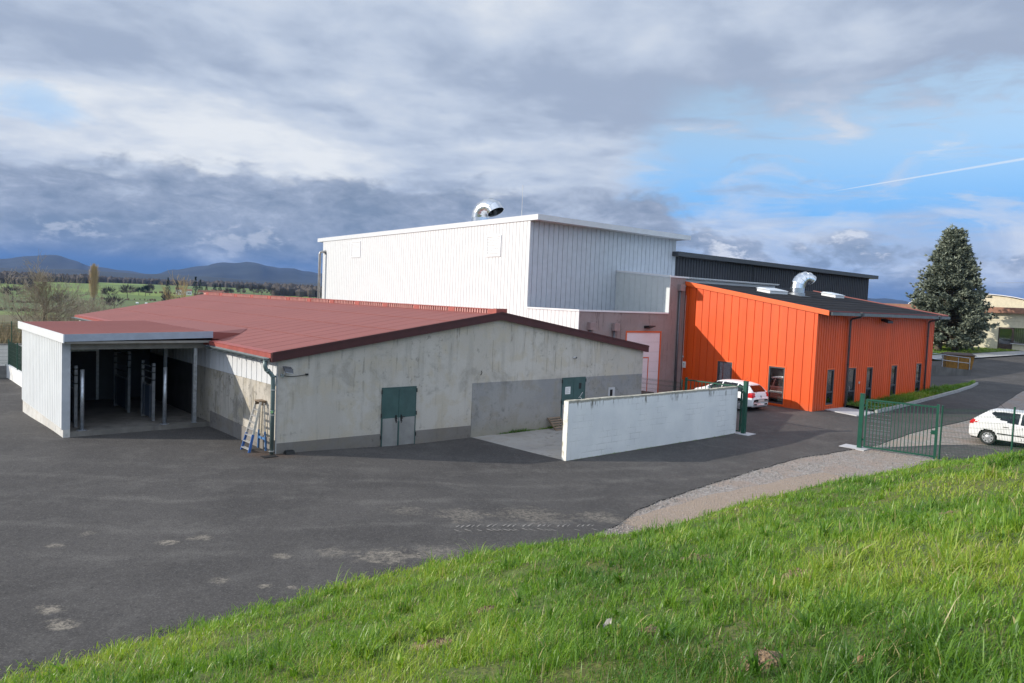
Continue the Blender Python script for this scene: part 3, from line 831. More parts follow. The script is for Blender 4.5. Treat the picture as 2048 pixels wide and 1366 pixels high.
def window(thing, x0, x1, z0, z1, yp, axis='y', sgn=-1, name='window', bars=(), door=False, blind=None):
    """framed glazing set back in a wall lying in the plane y=yp (axis 'y') or x=yp (axis 'x'); sgn = outward side"""
    def bx(mb, a, b, c_, d_, e, f_):
        lo, hi = sorted((yp + sgn * e, yp + sgn * f_))
        mb.box(a, b, lo, hi, c_, d_) if axis == 'y' else mb.box(lo, hi, a, b, c_, d_)
    fr = MB(); t_ = .07
    bx(fr, x0, x0 + t_, z0, z1, -.10, .012); bx(fr, x1 - t_, x1, z0, z1, -.10, .012)
    bx(fr, x0 + t_, x1 - t_, z1 - t_, z1, -.10, .012); bx(fr, x0 + t_, x1 - t_, z0, z0 + t_, -.10, .012)
    for b_ in bars: bx(fr, x0 + t_, x1 - t_, b_ - .04, b_ + .04, -.09, .004)
    f = thing.part(name, fr, M['frame_dark'])
    g = MB(); bx(g, x0 + t_, x1 - t_, z0 + t_, z1 - t_, -.055, -.045); thing.part('glass', g, M['glass'], f)
    if blind:
        b2 = MB(); bx(b2, x0 + .02, x1 - .02, blind[0], blind[1], -.085, -.075); thing.part('blind', b2, M['blind'], f)
    if door:
        h = MB(); hx = x0 + .13
        bx(h, hx, hx + .03, z0 + .95, z0 + 1.2, .03, .06); bx(h, hx, hx + .03, z0 + .95, z0 + .98, .0, .06); bx(h, hx, hx + .03, z0 + 1.17, z0 + 1.2, .0, .06)
        thing.part('handle', h, M['alu'], f)
    return f
def gooseneck(thing, base, hdir, r, rise, bend, ang, name='roof_duct', nseg=6):
    """sheet metal duct: a stub, then mitred segments bending over to an open mouth"""
    base = Vector(base); hdir = Vector(hdir).normalized()
    n_side = 40; pts = [base, base + Vector((0, 0, rise))]; c = pts[-1] + hdir * bend
    for i in range(1, nseg + 1):
        a = ang * i / nseg; pts.append(c - hdir * bend * math.cos(a) + Vector((0, 0, bend * math.sin(a))))
    mb = MB(); n = 40
    side = hdir.cross(Vector((0, 0, 1)))
    rings = []
    for i, p in enumerate(pts):
        a = 0 if i < 2 else ang * (i - 1) / nseg
        a_m = a
        u = hdir * math.cos(a_m) - Vector((0, 0, 1)) * math.sin(a_m)    # in-plane radial (towards bend centre)
        rings.append((p, u, a))
    def ring(p, u, rr): return [p + u * rr * math.cos(2 * math.pi * j / n) + side * rr * math.sin(2 * math.pi * j / n) for j in range(n)]
    for i in range(len(rings) - 1):
        A_, B_ = ring(rings[i][0], rings[i][1], r), ring(rings[i + 1][0], rings[i + 1][1], r)
        A2, B2 = ring(rings[i][0], rings[i][1], r - .02), ring(rings[i + 1][0], rings[i + 1][1], r - .02)
        for j in range(n):
            k = (j + 1) % n
            mb.face([A_[j], A_[k], B_[k], B_[j]]); mb.face([A2[j], B2[j], B2[k], A2[k]])
        # standing seam
        S = ring(rings[i + 1][0], rings[i + 1][1], r + .018)
        dd = (rings[i + 1][0] - rings[i][0]).normalized() * .03
        for j in range(n):
            k = (j + 1) % n; mb.face([S[j] - dd, S[k] - dd, S[k], S[j]]); mb.face([S[j], S[k], B2[k], B2[j]]); mb.face([S[j] - dd, B_[j] - dd, B_[k] - dd, S[k] - dd])
    o = thing.part(name, mb, M['duct'], smooth=False)
    col = MB(); col.tube([base - Vector((0, 0, .25)), base + Vector((0, 0, .12))], r + .05, 28)
    thing.part('collar', col, M['galv'], o)
    return o

# ================================================================ the long low barn
barn = Thing('barn', 'long low barn of stained grey render under a dark red ridged roof', 'barn', FB, (0, 0, 0))
W_, LR = 18.3, 9.15
def rz(x): return 3.27 + .1536 * ((x + .16) if x < LR else (2 * LR - x + .16))     # roof top surface
def yback(x): return 27.2 + min(x, LR) / LR * 5.6
mb = MB()
mb.hexa([(0, 0, -.8), (W_, 0, -.8), (W_, 0, rz(W_) - .2), (LR, 0, rz(LR) - .2), (0, 0, rz(0) - .2)], [(0, .3, -.8), (W_, .3, -.8), (W_, .3, rz(W_) - .2), (LR, .3, rz(LR) - .2), (0, .3, rz(0) - .2)])
barn.part('gable_wall', mb, M['render_wall'])
mb = MB().hexa([(.0, .302, -.8), (.3, .302, -.8), (.3, 27, -.8), (.0, 27, -.8)], [(.0, .302, 2.23), (.3, .302, 2.23), (.3, 27, 2.23), (.0, 27, 2.23)])
barn.part('side_wall', mb, M['render_side'])
mb = MB(); mb.box(W_ - .3, W_, .302, 32.5, -.8, 3.0)
mb.hexa([(0, 27.002, -.8), (LR, 32.6, -.8), (W_, 32.6, -.8), (W_, 32.9, -.8), (LR, 32.9, -.8), (0, 27.3, -.8)], [(0, 27.002, 2.95), (LR, 32.6, 4.4), (W_, 32.6, 2.95), (W_, 32.9, 2.95), (LR, 32.9, 4.4), (0, 27.3, 2.95)])
barn.part('rear_wall', mb, M['render_wall'])
mb = MB(); ribbed(mb, (-.02, 27.0), (-.02, .06), const(2.215), const(3.13), .42, .05, .045, 1)
mb.box(-.035, .02, .0, .06, 2.215, 3.13)
mb.box(.03, .29, .31, 26.9, 2.24, 3.0)
barn.part('cladding_band', mb, M['white_clad'])
# roof sheets with their standing ribs
mb = MB()
ex0, ex1 = -.26, W_ + .2
for a, b in ((ex0, LR), (ex1, LR)):
    q = []
    for (x, y) in ((a, -.10), (b, -.10), (b, yback(b if a < LR else LR)), (a, yback(max(a, 0)) if a < LR else 32.8)): q.append((x, y))
    lo = [(x, y, rz(x) - .13) for x, y in q]; hi = [(x, y, rz(x)) for x, y in q]
    if a > LR: lo, hi = lo[::-1], hi[::-1]
    mb.hexa(lo, hi)
roof = barn.part('roof', mb, M['red_roof'])
mb = MB()
y = .25
while y < 32.4:
    xs0 = ex0 if y < 27 else max(0, (y - 27.2) / 5.6 * LR)
    mb.bar((xs0, y, rz(xs0) + .004), (LR - .15, y, rz(LR - .15) + .004), .03, .002)
    if y < 32: mb.bar((LR + .15, y, rz(LR - .15) + .004), (ex1, y, rz(ex1) + .004), .03, .004)
    y += .95
for k in range(1, 4):
    x = LR * k / 4; mb.bar((x, .0, rz(x) + .003), (x, yback(x) - .1, rz(x) + .003), .10, .012)
barn.part('roof_ribs', mb, M['red_roof'], roof)
mb = MB()
y = .0; 
while y < 32.0:
    mb.box(LR - .26, LR + .26, y, y + .42, rz(LR) - .12, rz(LR) + .12)
    y += 2.62
mb.box(LR - .28, LR + .28, -.14, .02, rz(LR) - .1, rz(LR) + .17)
mb.box(LR - .26, LR + .26, .021, 32.6, rz(LR) + .121, rz(LR) + .145)
rv = barn.part('ridge_vent', mb, M['red_cap'], roof)
mb = MB(); y = .55
while y < 32.0:
    if (y - .0) % 2.62 > .5: mb.box(LR - .245, LR + .245, y, y + .07, rz(LR) - .1, rz(LR) + .12)
    y += .165
mb.box(LR - .20, LR + .20, .022, 32.5, rz(LR) - .1, rz(LR) + .118)
barn.part('vent_slats', mb, paint('pale_red_slats', (.50, .25, .22), .5), roof)
# verge boards
mb = MB()
for a, b in ((ex0 + .0, LR), (ex1, LR)):
    lo = [(a, -.17, rz(a) - .27), (b, -.17, rz(b) - .27), (b, -.17, rz(b) + .03), (a, -.17, rz(a) + .03)]
    hi = [(p[0], -.101, p[2]) for p in lo]
    if a < LR: lo, hi = hi, lo
    mb.hexa(lo, hi)
    lo = [(a, -.10, rz(a) - .27), (b, -.10, rz(b) - .27), (b, -.10, rz(b) - .16), (a, -.10, rz(a) - .16)]
    hi = [(p[0], -.002, p[2]) for p in lo]
    if a < LR: lo, hi = hi, lo
    mb.hexa(lo, hi)
    lo = [(a, -.19, rz(a) - .02), (b, -.19, rz(b) - .02), (b, -.19, rz(b) + .045), (a, -.19, rz(a) + .045)]
    hi = [(p[0], -.171, p[2]) for p in lo]
    if a < LR: lo, hi = hi, lo
    mb.hexa(lo, hi)
barn.part('verge_board', mb, M['red_trim'])
mb = MB(); mb.box(ex0 - .02, ex0 - .001, -.1, 27, rz(ex0) - .14, rz(ex0) + .0); mb.hexa([(ex0 - .021, -.1, rz(ex0) + .008), (ex0 + .22, -.1, rz(ex0 + .22) + .008), (ex0 + .22, 27, rz(ex0 + .22) + .008), (ex0 - .021, 27, rz(ex0) + .008)], [(ex0 - .021, -.1, rz(ex0) + .026), (ex0 + .22, -.1, rz(ex0 + .22) + .026), (ex0 + .22, 27, rz(ex0 + .22) + .026), (ex0 - .021, 27, rz(ex0) + .026)])
barn.part('eaves_flashing', mb, M['red_cap'])
def halfround(mb, p, q, r, n=8):
    p, q = Vector(p), Vector(q); d = (q - p).normalized(); s = d.cross(Vector((0, 0, 1)))
    for i in range(n):
        a, b = math.pi * i / n, math.pi * (i + 1) / n
        def o(t_, rr): return s * rr * math.cos(t_) - Vector((0, 0, 1)) * rr * math.sin(t_)
        mb.face([p + o(a, r), p + o(b, r), q + o(b, r), q + o(a, r)]); mb.face([p + o(a, r - .012), q + o(a, r - .012), q + o(b, r - .012), p + o(b, r - .012)])
    for s_ in (1, -1):
        e = s * r * s_; mb.tube([p + e, q + e], .012, 6)
    for e in (p, q):
        mb.face([e + s * r * math.cos(math.pi * i / n) - Vector((0, 0, 1)) * r * math.sin(math.pi * i / n) for i in range(n + 1)])
mb = MB(); halfround(mb, (-.37, 5.2, 3.13), (-.37, -.02, 3.10), .085); halfround(mb, (-.37, 27.1, 3.15), (-.37, 13.8, 3.13), .085)
gut = barn.part('gutter', mb, M['gutter'])
mb = MB()
for i in range(9): y = .3 + i * .6; mb.box(-.46, -.25, y, y + .03, 3.0, 3.03)
barn.part('bracket', mb, M['gutter'], gut)
mb = MB(); mb.tube([(-.37, .08, 3.05), (-.37, .08, 2.84), (-.34, .07, 2.74), (-.20, .04, 2.62), (-.13, .03, 2.5), (-.12, .03, 2.2), (-.12, .03, -.02)], .068, 14)
for z in (2.72, 2.55, 1.45): mb.tube([(-.12 if z < 2.6 else -.30, .03 if z < 2.6 else .06, z), (-.12 if z < 2.6 else -.26, .03 if z < 2.6 else .05, z - .05)], .078, 14)
dp = barn.part('downpipe', mb, M['pipe_green'], smooth=True)
mb = MB()
for z in (2.08, 1.28, .12): mb.tube([(-.12, .03, z), (-.12, .03, z + .03)], .083, 14); mb.box(-.21, -.19, -.01, .02, z, z + .03)
barn.part('pipe_clip', mb, M['alu'], dp)
mb = MB(); mb.tube([(-.165, -.025, 1.40), (-.172, -.035, 1.40)], .045, 12); barn.part('green_marker', mb, paint('green_marker', (.25, .5, .22), .5), dp)
mb = MB(); mb.box(-.03, .012, -.026, .006, -.3, 3.0); barn.part('corner_strip', mb, M['stone_kerb'])
# plinth, grey patch, doors on the gable
mb = MB()
for x0, x1, z0, z1 in ((.013, 3.86, .37, .335), (5.30, 7.9, .325, .30)):
    mb.hexa([(x0, -.022, -.8), (x1, -.022, -.8), (x1, .001, -.8), (x0, .001, -.8)], [(x0, -.022, z0), (x1, -.022, z1), (x1, .001, z1), (x0, .001, z0)])
mb.hexa([(-.03, .03, -.8), (-.03, 5.75, -.8), (-.001, 5.75, -.8), (-.001, .03, -.8)][::-1], [(-.03, .03, .46), (-.03, 5.75, .62), (-.001, 5.75, .62), (-.001, .03, .46)][::-1])
barn.part('plinth', mb, M['plinth'])
mb = MB()
for x0, x1 in ((7.92, 12.85), (14.3, 18.27)): mb.box(x0, x1, -.014, .002, -.8, 1.95)
barn.part('render_patch', mb, M['render_patch'])
def barn_door(x0, x1, z0, z1, zs, notice=False):
    g = MB(); t_ = .04
    g.box(x0, x0 + t_, -.05, .01, z0, z1); g.box(x1 - t_, x1, -.05, .01, z0, z1); g.box(x0 + t_, x1 - t_, -.05, .01, z1 - t_, z1)
    xm = (x0 + x1) / 2 - .02
    d = barn.part('double_door', g, M['green_door'])
    for a, b in ((x0 + t_ + .004, xm - .012), (xm + .012, x1 - t_ - .004)):
        l = MB(); l.box(a, b, -.045, -.01, zs, z1 - t_ - .004); barn.part('upper_panel', l, M['green_door'], d)
        l = MB(); l.box(a, b, -.049, -.01, z0 + .02, zs - .002); barn.part('kick_plate', l, M['steel_sheet'], d)
    l = MB(); l.box(xm - .011, xm + .011, -.056, -.02, z0 + .02, z1 - t_); l.box(xm - .03, xm + .03, -.062, -.057, z0 + .02, z0 + .9); barn.part('meeting_strip', l, M['green_door'], d)
    l = MB()
    for s_ in (-1, 1):
        hx = xm + s_ * .11
        l.box(hx - .02, hx + .02, -.075, -.045, zs - .13, zs + .1); l.bar((hx, -.09, zs + .02), (hx + s_ * .13 if s_ > 0 else hx - .05, -.09, zs + .02), .025); l.box(hx - .03, hx + .03, -.10, -.05, zs - .05, zs + .0)
        l.tube([(hx, -.07, zs - .06), (hx + .01, -.11, zs - .12), (hx, -.07, zs - .18)], .012, 6)
    barn.part('lock', l, M['black'], d)
    l = MB()
    for z in (z0 + .3, zs + .05, z1 - .22):
        for x in (x0 - .015, x1 + .015): l.tube([(x, -.05, z), (x, -.05, z + .14)], .02, 8)
    barn.part('hinge', l, M['black'], d)
    if notice:
        l = MB(); l.box(x0 + .18, x0 + .50, -.052, -.046, z1 - .72, z1 - .40); n_ = barn.part('notice', l, M['paper'], d)
        l = MB()
        for i in range(7): l.box(x0 + .22, x0 + .46 - (i % 3) * .04, -.0535, -.0525, z1 - .67 + i * .035, z1 - .66 + i * .035)
        barn.part('print', l, M['print'], n_)
        l = MB()
        for i in range(-3, 4):
            for s_ in (-1, 1):
                if R_.random() < .8:
                    cx, cz = xm + .42 + i * .05, z1 - .86 + i * .05 * s_; l.box(cx - .02, cx + .02, -.0505, -.0455, cz - .018, cz + .018)
        barn.part('sticker', l, M['paper'], d)
        l = MB(); l.box(xm + .32, xm + .48, -.051, -.0455, z1 - .52, z1 - .26); barn.part('dark_plaque', l, M['black'], d)
barn_door(3.86, 5.30, -.155, 1.97, .87)
barn_door(12.85, 14.3, -.23, 1.965, .80, True)
# small things fixed on the gable
mb = MB(); mb.tube([(.14, -.02, 2.55), (.14, -.10, 2.55), (.16, -.14, 2.58), (.17, -.16, 2.70)], .014, 8); mb.box(.10, .20, -.05, -.001, 2.50, 2.60)
fl = barn.part('floodlight', mb, M['galv'])
mb = MB(); mb.hexa([(.12, -.30, 2.66), (.40, -.30, 2.62), (.40, -.16, 2.72), (.12, -.16, 2.76)], [(.12, -.27, 2.80), (.40, -.27, 2.76), (.40, -.10, 2.82), (.12, -.10, 2.86)]); barn.part('lamp_head', mb, M['pipe_dark'], fl)
mb = MB(); mb.hexa([(.14, -.303, 2.665), (.38, -.303, 2.63), (.38, -.165, 2.715), (.14, -.165, 2.75)], [(.14, -.300, 2.67), (.38, -.300, 2.635), (.38, -.16, 2.72), (.14, -.16, 2.755)]); barn.part('lamp_glass', mb, M['lens'], fl)
mb = MB(); mb.tube([(.18, -.02, 2.54), (.45, -.02, 2.50), (.75, -.02, 2.515), (1.0, -.02, 2.545)], .011, 6); mb.box(.95, 1.04, -.05, -.001, 2.52, 2.58); barn.part('cable', mb, M['black'])
mb = MB(); mb.tube([(8.33, -.01, 2.42), (8.36, -.03, 2.36), (8.33, -.03, 2.29), (8.30, -.01, 2.26)], .012, 6); barn.part('hook', mb, M['black'])
mb = MB(); mb.tube([(13.57, -.0, 2.83), (13.57, -.12, 2.83)], .05, 10); mb.box(13.46, 13.56, -.04, -.001, 2.80, 2.86); s_ = barn.part('wall_lamp', mb, M['pale_slab']); mb = MB(); mb.tube([(13.57, -.118, 2.83), (13.57, -.13, 2.83)], .035, 10); barn.part('lamp_glass', mb, M['black'], s_)
mb = MB(); mb.box(15.90, 16.34, -.02, -.001, .82, 1.40); v_ = barn.part('vent_surround', mb, M['pale_slab']); mb = MB(); mb.box(16.0, 16.18, -.024, -.005, 1.0, 1.3); barn.part('vent_hole', mb, M['void'], v_)

# ================================================================ the loading shelter against the barn
sh = Thing('loading_shelter', 'open fronted white clad loading shelter with flat red roof against the barn', 'shelter', FB, (-2.4, 9.5, 0))
XL, Y0, Y1 = -4.87, 5.8, 13.5
def srz(x): return 3.505 + .023 * (x - XL)
mb = MB(); ribbed(mb, (XL, Y1), (XL, Y0), const(.34), const(3.40), .30, .055, .085, 1)
mb.box(XL + .03, XL + .2, Y0 + .02, Y1, .30, 3.35)
w = sh.part('wall', mb, M['shed_clad'])
mb = MB(); mb.box(XL - .012, XL + .24, Y0 - .01, Y0 + .015, .30, 3.30); sh.part('corner_trim', mb, M['grey_trim'], w)
mb = MB(); mb.hexa([(XL + .035, Y0 - .005, -.6), (XL + .24, Y0 - .005, -.6), (XL + .24, Y1, -.6), (XL + .035, Y1, -.6)], [(XL + .035, Y0 - .005, .325), (XL + .24, Y0 - .005, .325), (XL + .24, Y1, .42), (XL + .035, Y1, .42)]); sh.part('plinth', mb, M['shed_plinth'], w)
mb = MB(); mb.box(XL + .2, -.002, Y1 - .2, Y1, -.6, 3.35); sh.part('rear_wall', mb, M['dark_trim'])
mb = MB(); mb.box(XL + .245, XL + .26, Y0 + .25, Y1 - .21, .21, 2.97); mb.box(XL + .26, -.31, Y0 + .25, Y1 - .42, 3.225, 3.24); mb.box(-.034, -.024, Y0 + 1.4, Y1 - .21, .21, 2.2); sh.part('shade_lining', mb, paint('shade_dark_lining', (.045, .042, .04), .8, var=.3, scale=2))  # near-black sheets added to deepen the shade inside the shelter
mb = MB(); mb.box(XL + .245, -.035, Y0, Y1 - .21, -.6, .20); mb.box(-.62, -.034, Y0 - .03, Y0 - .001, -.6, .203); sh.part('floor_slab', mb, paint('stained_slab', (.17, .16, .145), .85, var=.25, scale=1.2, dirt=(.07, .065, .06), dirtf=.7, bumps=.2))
mb = MB()
pl_ = [(XL - .05, 5.26), (-.16, 5.26), (-.16, 13.9), (XL - .05, 13.9)]
mb.hexa([(x, y, srz(x) - .16) for x, y in pl_], [(x, y, srz(x)) for x, y in pl_])
pl_ = [(-.159, 5.262, srz(-.16)), (1.25, 6.2, rz(1.25) + .02), (2.0, 7.4, rz(2.0) + .02), (2.0, 13.9, rz(2.0) + .02), (-.159, 13.9, srz(-.16))]
for i in range(1, 4): mb.hexa([(p[0], p[1], p[2] - .25) for p in (pl_[0], pl_[i], pl_[i + 1])], [pl_[0], pl_[i], pl_[i + 1]])
sr = sh.part('roof', mb, M['red_roof'])
mb = MB()
for i in range(16): mb.bar((XL, 5.6 + i * .52, srz(XL) + .003), (-.17, 5.6 + i * .52, srz(-.17) + .003), .03, .014)
sh.part('roof_ribs', mb, M['red_roof'], sr)
mb = MB()
for x0, x1 in ((XL - .05, -3.05), (-3.047, -.15)):
    mb.hexa([(x0, 5.225, srz(x0) - .215), (x1, 5.225, srz(x1) - .215), (x1, 5.258, srz(x1) - .215), (x0, 5.258, srz(x0) - .215)], [(x0, 5.225, srz(x0) + .025), (x1, 5.225, srz(x1) + .025), (x1, 5.258, srz(x1) + .025), (x0, 5.258, srz(x0) + .025)])
sh.part('front_fascia', mb, paint('blue_grey_fascia', (.33, .37, .44), .45, .1, var=.08))
mb = MB(); mb.box(XL - .085, XL - .052, 5.225, 13.9, 3.24, 3.53); sh.part('side_fascia', mb, M['white_trim'])
mb = MB(); mb.box(XL + .25, -.30, Y0 + .0, Y0 + .16, 2.98, 3.20); mb.box(XL + .25, -.05, Y1 - .4, Y1 - .22, 2.98, 3.2)
for y in (8.3, 10.8): mb.box(XL + .25, -.05, y, y + .14, 3.0, 3.22)
mb.box(-.64, -.5, Y0 + .165, Y1 - .41, 2.99, 3.21); mb.box(XL - .02, -.2, 5.27, Y0 - .02, 3.22, 3.30)
sh.part('beam', mb, M['beam'])
mb = MB(); mb.box(-.63, -.50, Y0 + .01, Y0 + .15, .2, 2.979); mb.box(-.66, -.47, Y0 - .02, Y0 + .18, .2, .215); sh.part('post', mb, M['galv'])
mb = MB(); mb.box(-.62, -.50, Y0 + 3.5, Y0 + 3.62, .2, 2.979); sh.part('post', mb, M['galv'])
mb = MB(); mb.hexa([(-.52, 5.26, 2.62), (-.50, 5.26, 2.62), (-.50, 5.30, 2.62), (-.52, 5.30, 2.62)], [(-.52, 5.2, 3.2), (-.3, 5.2, 3.2), (-.3, 5.35, 3.2), (-.52, 5.35, 3.2)])
mb = MB(); mb.face([(-.40, 5.25, 3.10), (-.16, 5.25, 3.28), (-.16, 5.25, 3.06)]); mb.box(-.2, -.15, 5.24, 5.80, 3.05, 3.30); sh.part('end_bracket', mb, M['dark_trim'])
mb = MB(); mb.box(-3.6, -2.2, Y1 - .23, Y1 - .205, .2, 2.3); sh.part('rear_door', mb, M['dark_clad'])
mb = MB(); mb.box(-3.7, -3.6, Y1 - .26, Y1 - .205, .2, 2.4); mb.box(-2.2, -2.1, Y1 - .26, Y1 - .205, .2, 2.4); mb.box(-3.6, -2.2, Y1 - .26, Y1 - .205, 2.3, 2.4); sh.part('door_frame', mb, M['galv'])
M['pen_galv'] = paint('shaded_galvanised', (.20, .21, .225), .55, .4, var=.25, scale=6)  # galvanised tone darkened for the pens, shelter shade put into the colour
# guard posts and pens standing inside
for x, lab in ((-4.23, 'thick galvanised guard post at the left of the shelter mouth, near the white wall'), (-1.56, 'thick galvanised guard post at the right of the shelter mouth, near the roof post')):
    b = Thing('guard_post', lab, 'post', FB, (x, Y0 + .22, .2), 'guard posts at the shelter mouth')
    mb = MB(); mb.tube([(x, Y0 + .22, .2), (x, Y0 + .22, 2.28)], .066, 16); b.part('tube', mb, M['galv'], smooth=True)
    mb = MB(); mb.tube([(x, Y0 + .22, .2), (x, Y0 + .22, .218)], .16, 16); b.part('base_plate', mb, M['galv'])
def pen(x, y0, y1, lab, hi):
    p = Thing('pen_gate', lab, 'pen gate', FB, (x, y0, .2), 'steel pen gates in the shelter')
    for y in (y0, y1):
        mb = MB(); mb.box(x - .05, x + .05, y - .05, y + .05, .2, hi); q = p.part('post', mb, M['pen_galv'])
        mb = MB()
        for z in (hi - .12, hi - .34, hi - .62): mb.box(x - .054, x + .054, y - .056, y + .056, z - .025, z + .025)
        p.part('hinge_band', mb, M['black'], q)
    mb = MB(); mb.box(x - .02, x + .02, y0 + .06, y1 - .06, .3, 1.45); p.part('panel', mb, paint('pen_panel', (.05, .07, .11), .5, .1))
    mb = MB()
    for z in (1.5, 1.75, 2.0, hi - .15): mb.tube([(x, y0, z), (x, y1, z)], .024, 8)
    for z in (.5, .85, 1.15): mb.tube([(x + .035, y0, z), (x + .035, y1, z)], .02, 8)
    p.part('rail', mb, M['pen_galv'])
    mb = MB(); mb.box(x - .03, x + .03, y0 + .28, y0 + .33, .25, 1.55); mb.box(x - .03, x + .03, y1 - .33, y1 - .28, .25, 1.55); p.part('stile', mb, M['pen_galv'])
pen(-4.28, 6.75, 8.7, 'steel pen gate standing behind the left guard post in the shelter', 2.35)
pen(-1.72, 6.85, 8.2, 'steel pen gate standing right behind the right guard post in the shelter', 2.35)
pen(-1.95, 9.2, 11.2, 'tall steel pen gate deep in the dark of the shelter', 2.6)
# ================================================================ the tall white hall
XH, YA, Y0H, XR, YF = -8.62, 8.47, 12.78, 4.14, 40.45
hall = Thing('white_hall', 'tall white metal clad hall with flat overhanging roof behind the red roofed barn', 'hall', FH, (-2.2, 26, 0))
def htop(y): return 9.67 + (9.40 - 9.67) * (y - Y0H) / (YF - Y0H)
mb = MB(); ribbed(mb, (XH, YF), (XH, Y0H), const(-1.5), lin(htop(YF), htop(Y0H)), .32, .032, .05, 1)
mb.box(XH - .012, XH + .06, Y0H - .012, Y0H + .06, 4.3, 9.66)
hall.part('sunny_wall', mb, M['white_clad'])
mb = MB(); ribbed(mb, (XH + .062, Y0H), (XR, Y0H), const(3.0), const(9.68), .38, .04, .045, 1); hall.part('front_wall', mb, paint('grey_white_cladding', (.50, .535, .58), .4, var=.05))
mb = MB(); ribbed(mb, (XR, Y0H), (XR, YF), const(-1.5), lin(htop(Y0H), htop(YF)), .38, .03, .03, 1); ribbed(mb, (XR, YF), (XH, YF), const(-1.5), const(9.4), .38, .03, .03, 1); hall.part('rear_wall', mb, M['white_clad'])
def rt(y): return 9.955 + (9.66 - 9.955) * (y - 12.1) / (41.5 - 12.1)
x0, x1, ya_, yb_2 = XH - .02, XR + .60, 12.1, 41.5
mb = MB(); mb.hexa([(x0, ya_, rt(ya_) - .30), (x1, ya_, rt(ya_) - .38), (x1, yb_2, rt(yb_2) - .38), (x0, yb_2, rt(yb_2) - .30)], [(x0, ya_, rt(ya_) - .02), (x1, ya_, rt(ya_) - .10), (x1, yb_2, rt(yb_2) - .10), (x0, yb_2, rt(yb_2) - .02)])
hr = hall.part('roof', mb, M['white_trim'])
mb = MB()
mb.hexa([(x0 - .035, ya_ - .03, rt(ya_) - .31), (x0 - .002, ya_ - .03, rt(ya_) - .31), (x0 - .002, yb_2, rt(yb_2) - .31), (x0 - .035, yb_2, rt(yb_2) - .31)], [(x0 - .035, ya_ - .03, rt(ya_)), (x0 - .002, ya_ - .03, rt(ya_)), (x0 - .002, yb_2, rt(yb_2)), (x0 - .035, yb_2, rt(yb_2))])
mb.hexa([(x0 - .001, ya_ - .03, rt(ya_) - .31), (x1 + .03, ya_ - .03, rt(ya_) - .40), (x1 + .03, ya_ - .002, rt(ya_) - .40), (x0 - .001, ya_ - .002, rt(ya_) - .31)], [(x0 - .001, ya_ - .03, rt(ya_)), (x1 + .03, ya_ - .03, rt(ya_) - .09), (x1 + .03, ya_ - .002, rt(ya_) - .09), (x0 - .001, ya_ - .002, rt(ya_))])
hall.part('fascia', mb, paint('pale_fascia', (.62, .64, .66), .4, var=.04))
for y0_, y1_, z0_, z1_ in ((15.42, 16.85, 7.65, 8.92), (33.5, 35.07, 7.9, 9.17)):
    mb = MB(); xo = XH - .05
    mb.box(xo, XH + .0, y0_, y0_ + .09, z0_, z1_); mb.box(xo, XH, y1_ - .09, y1_, z0_, z1_); mb.box(xo, XH, y0_ + .09, y1_ - .09, z1_ - .09, z1_); mb.box(xo, XH, y0_ + .09, y1_ - .09, z0_, z0_ + .09)
    v = hall.part('louvre', mb, M['white_trim'])
    mb = MB(); n = 11
    for i in range(n):
        z = z0_ + .1 + (z1_ - z0_ - .2) * i / n; h_ = (z1_ - z0_ - .2) / n
        mb.face([(xo + .002, y0_ + .09, z), (xo + .002, y1_ - .09, z), (XH - .006, y1_ - .09, z + h_ * .95), (XH - .006, y0_ + .09, z + h_ * .95)][::-1])
    hall.part('slats', mb, M['white_trim'], v)
mb = MB(); yv = 39.95
mb.tube([(XH + .0, yv, 8.45), (XH - .30, yv, 8.47), (XH - .44, yv + .05, 8.40), (XH - .46, yv + .1, 8.22), (XH - .46, yv + .1, -1)], .11, 12)
p_ = hall.part('vent_pipe', mb, M['steel_sheet'], smooth=True)
mb = MB(); mb.tube([(XH - .012, yv, 8.45), (XH - .04, yv, 8.453)], .2, 16); mb.tube([(XH - .46, yv + .1, 7.6), (XH - .46, yv + .1, 7.56)], .135, 12); hall.part('pipe_flange', mb, M['steel_sheet'], p_)
gooseneck(hall, (XH + 1.1, 19.2, 9.75), (.30, -1, 0), .56, .50, .66, rad(150))
mb = MB(); mb.tube([(XH + .25, 13.9, 9.8), (XH + .25, 13.9, 11.75)], .016, 6); mb.tube([(XH + .25, 13.9, 9.85), (XH + .25, 13.9, 10.3)], .028, 6); hall.part('mast', mb, M['alu'])

# ================================================================ loading annex in taupe render
an = Thing('loading_annex', 'taupe rendered loading annex with stepped white coping below the white hall', 'annex', FH, (-4.5, YA, 0))
ZL, XB, ZB0, ZB1 = 4.66, -1.45, 6.80, 7.12
dx0, dx1, dz1 = -4.94, -2.03, 3.60
mb = MB()
for a, b, z0, z1 in ((XH + .03, dx0, -1, ZL), (dx0, dx1, dz1, ZL), (dx1, XB, -1, ZL), (XB, -.012, -1, ZB0)):
    mb.box(a, b, YA, YA + .25, z0, z1)
an.part('front_wall', mb, M['tan'])
mb = MB(); ribbed(mb, (XH, Y0H - .013), (XH, YA + .05), const(-1.5), const(ZL), .32, .032, .05, 1); mb.box(XH - .012, XH + .029, YA - .01, YA + .05, -1.5, ZL); an.part('sunny_wall', mb, M['white_clad'])
mb = MB(); ribbed(mb, (XB, Y0H - .002), (XB, YA + .30), const(3.9), lin(ZB1, ZB0), .45, .03, .025, 1); mb.box(XB - .01, XB + .04, YA - .012, YA + .298, ZL + .05, ZB0 - .001); an.part('upper_side_wall', mb, paint('side_cladding', (.60, .63, .62), .42, var=.04))
mb = MB(); mb.box(XH + .07, XB - .02, YA + .26, Y0H - .06, 4.2, 4.35); an.part('lower_roof', mb, M['black_roof'])
mb = MB()
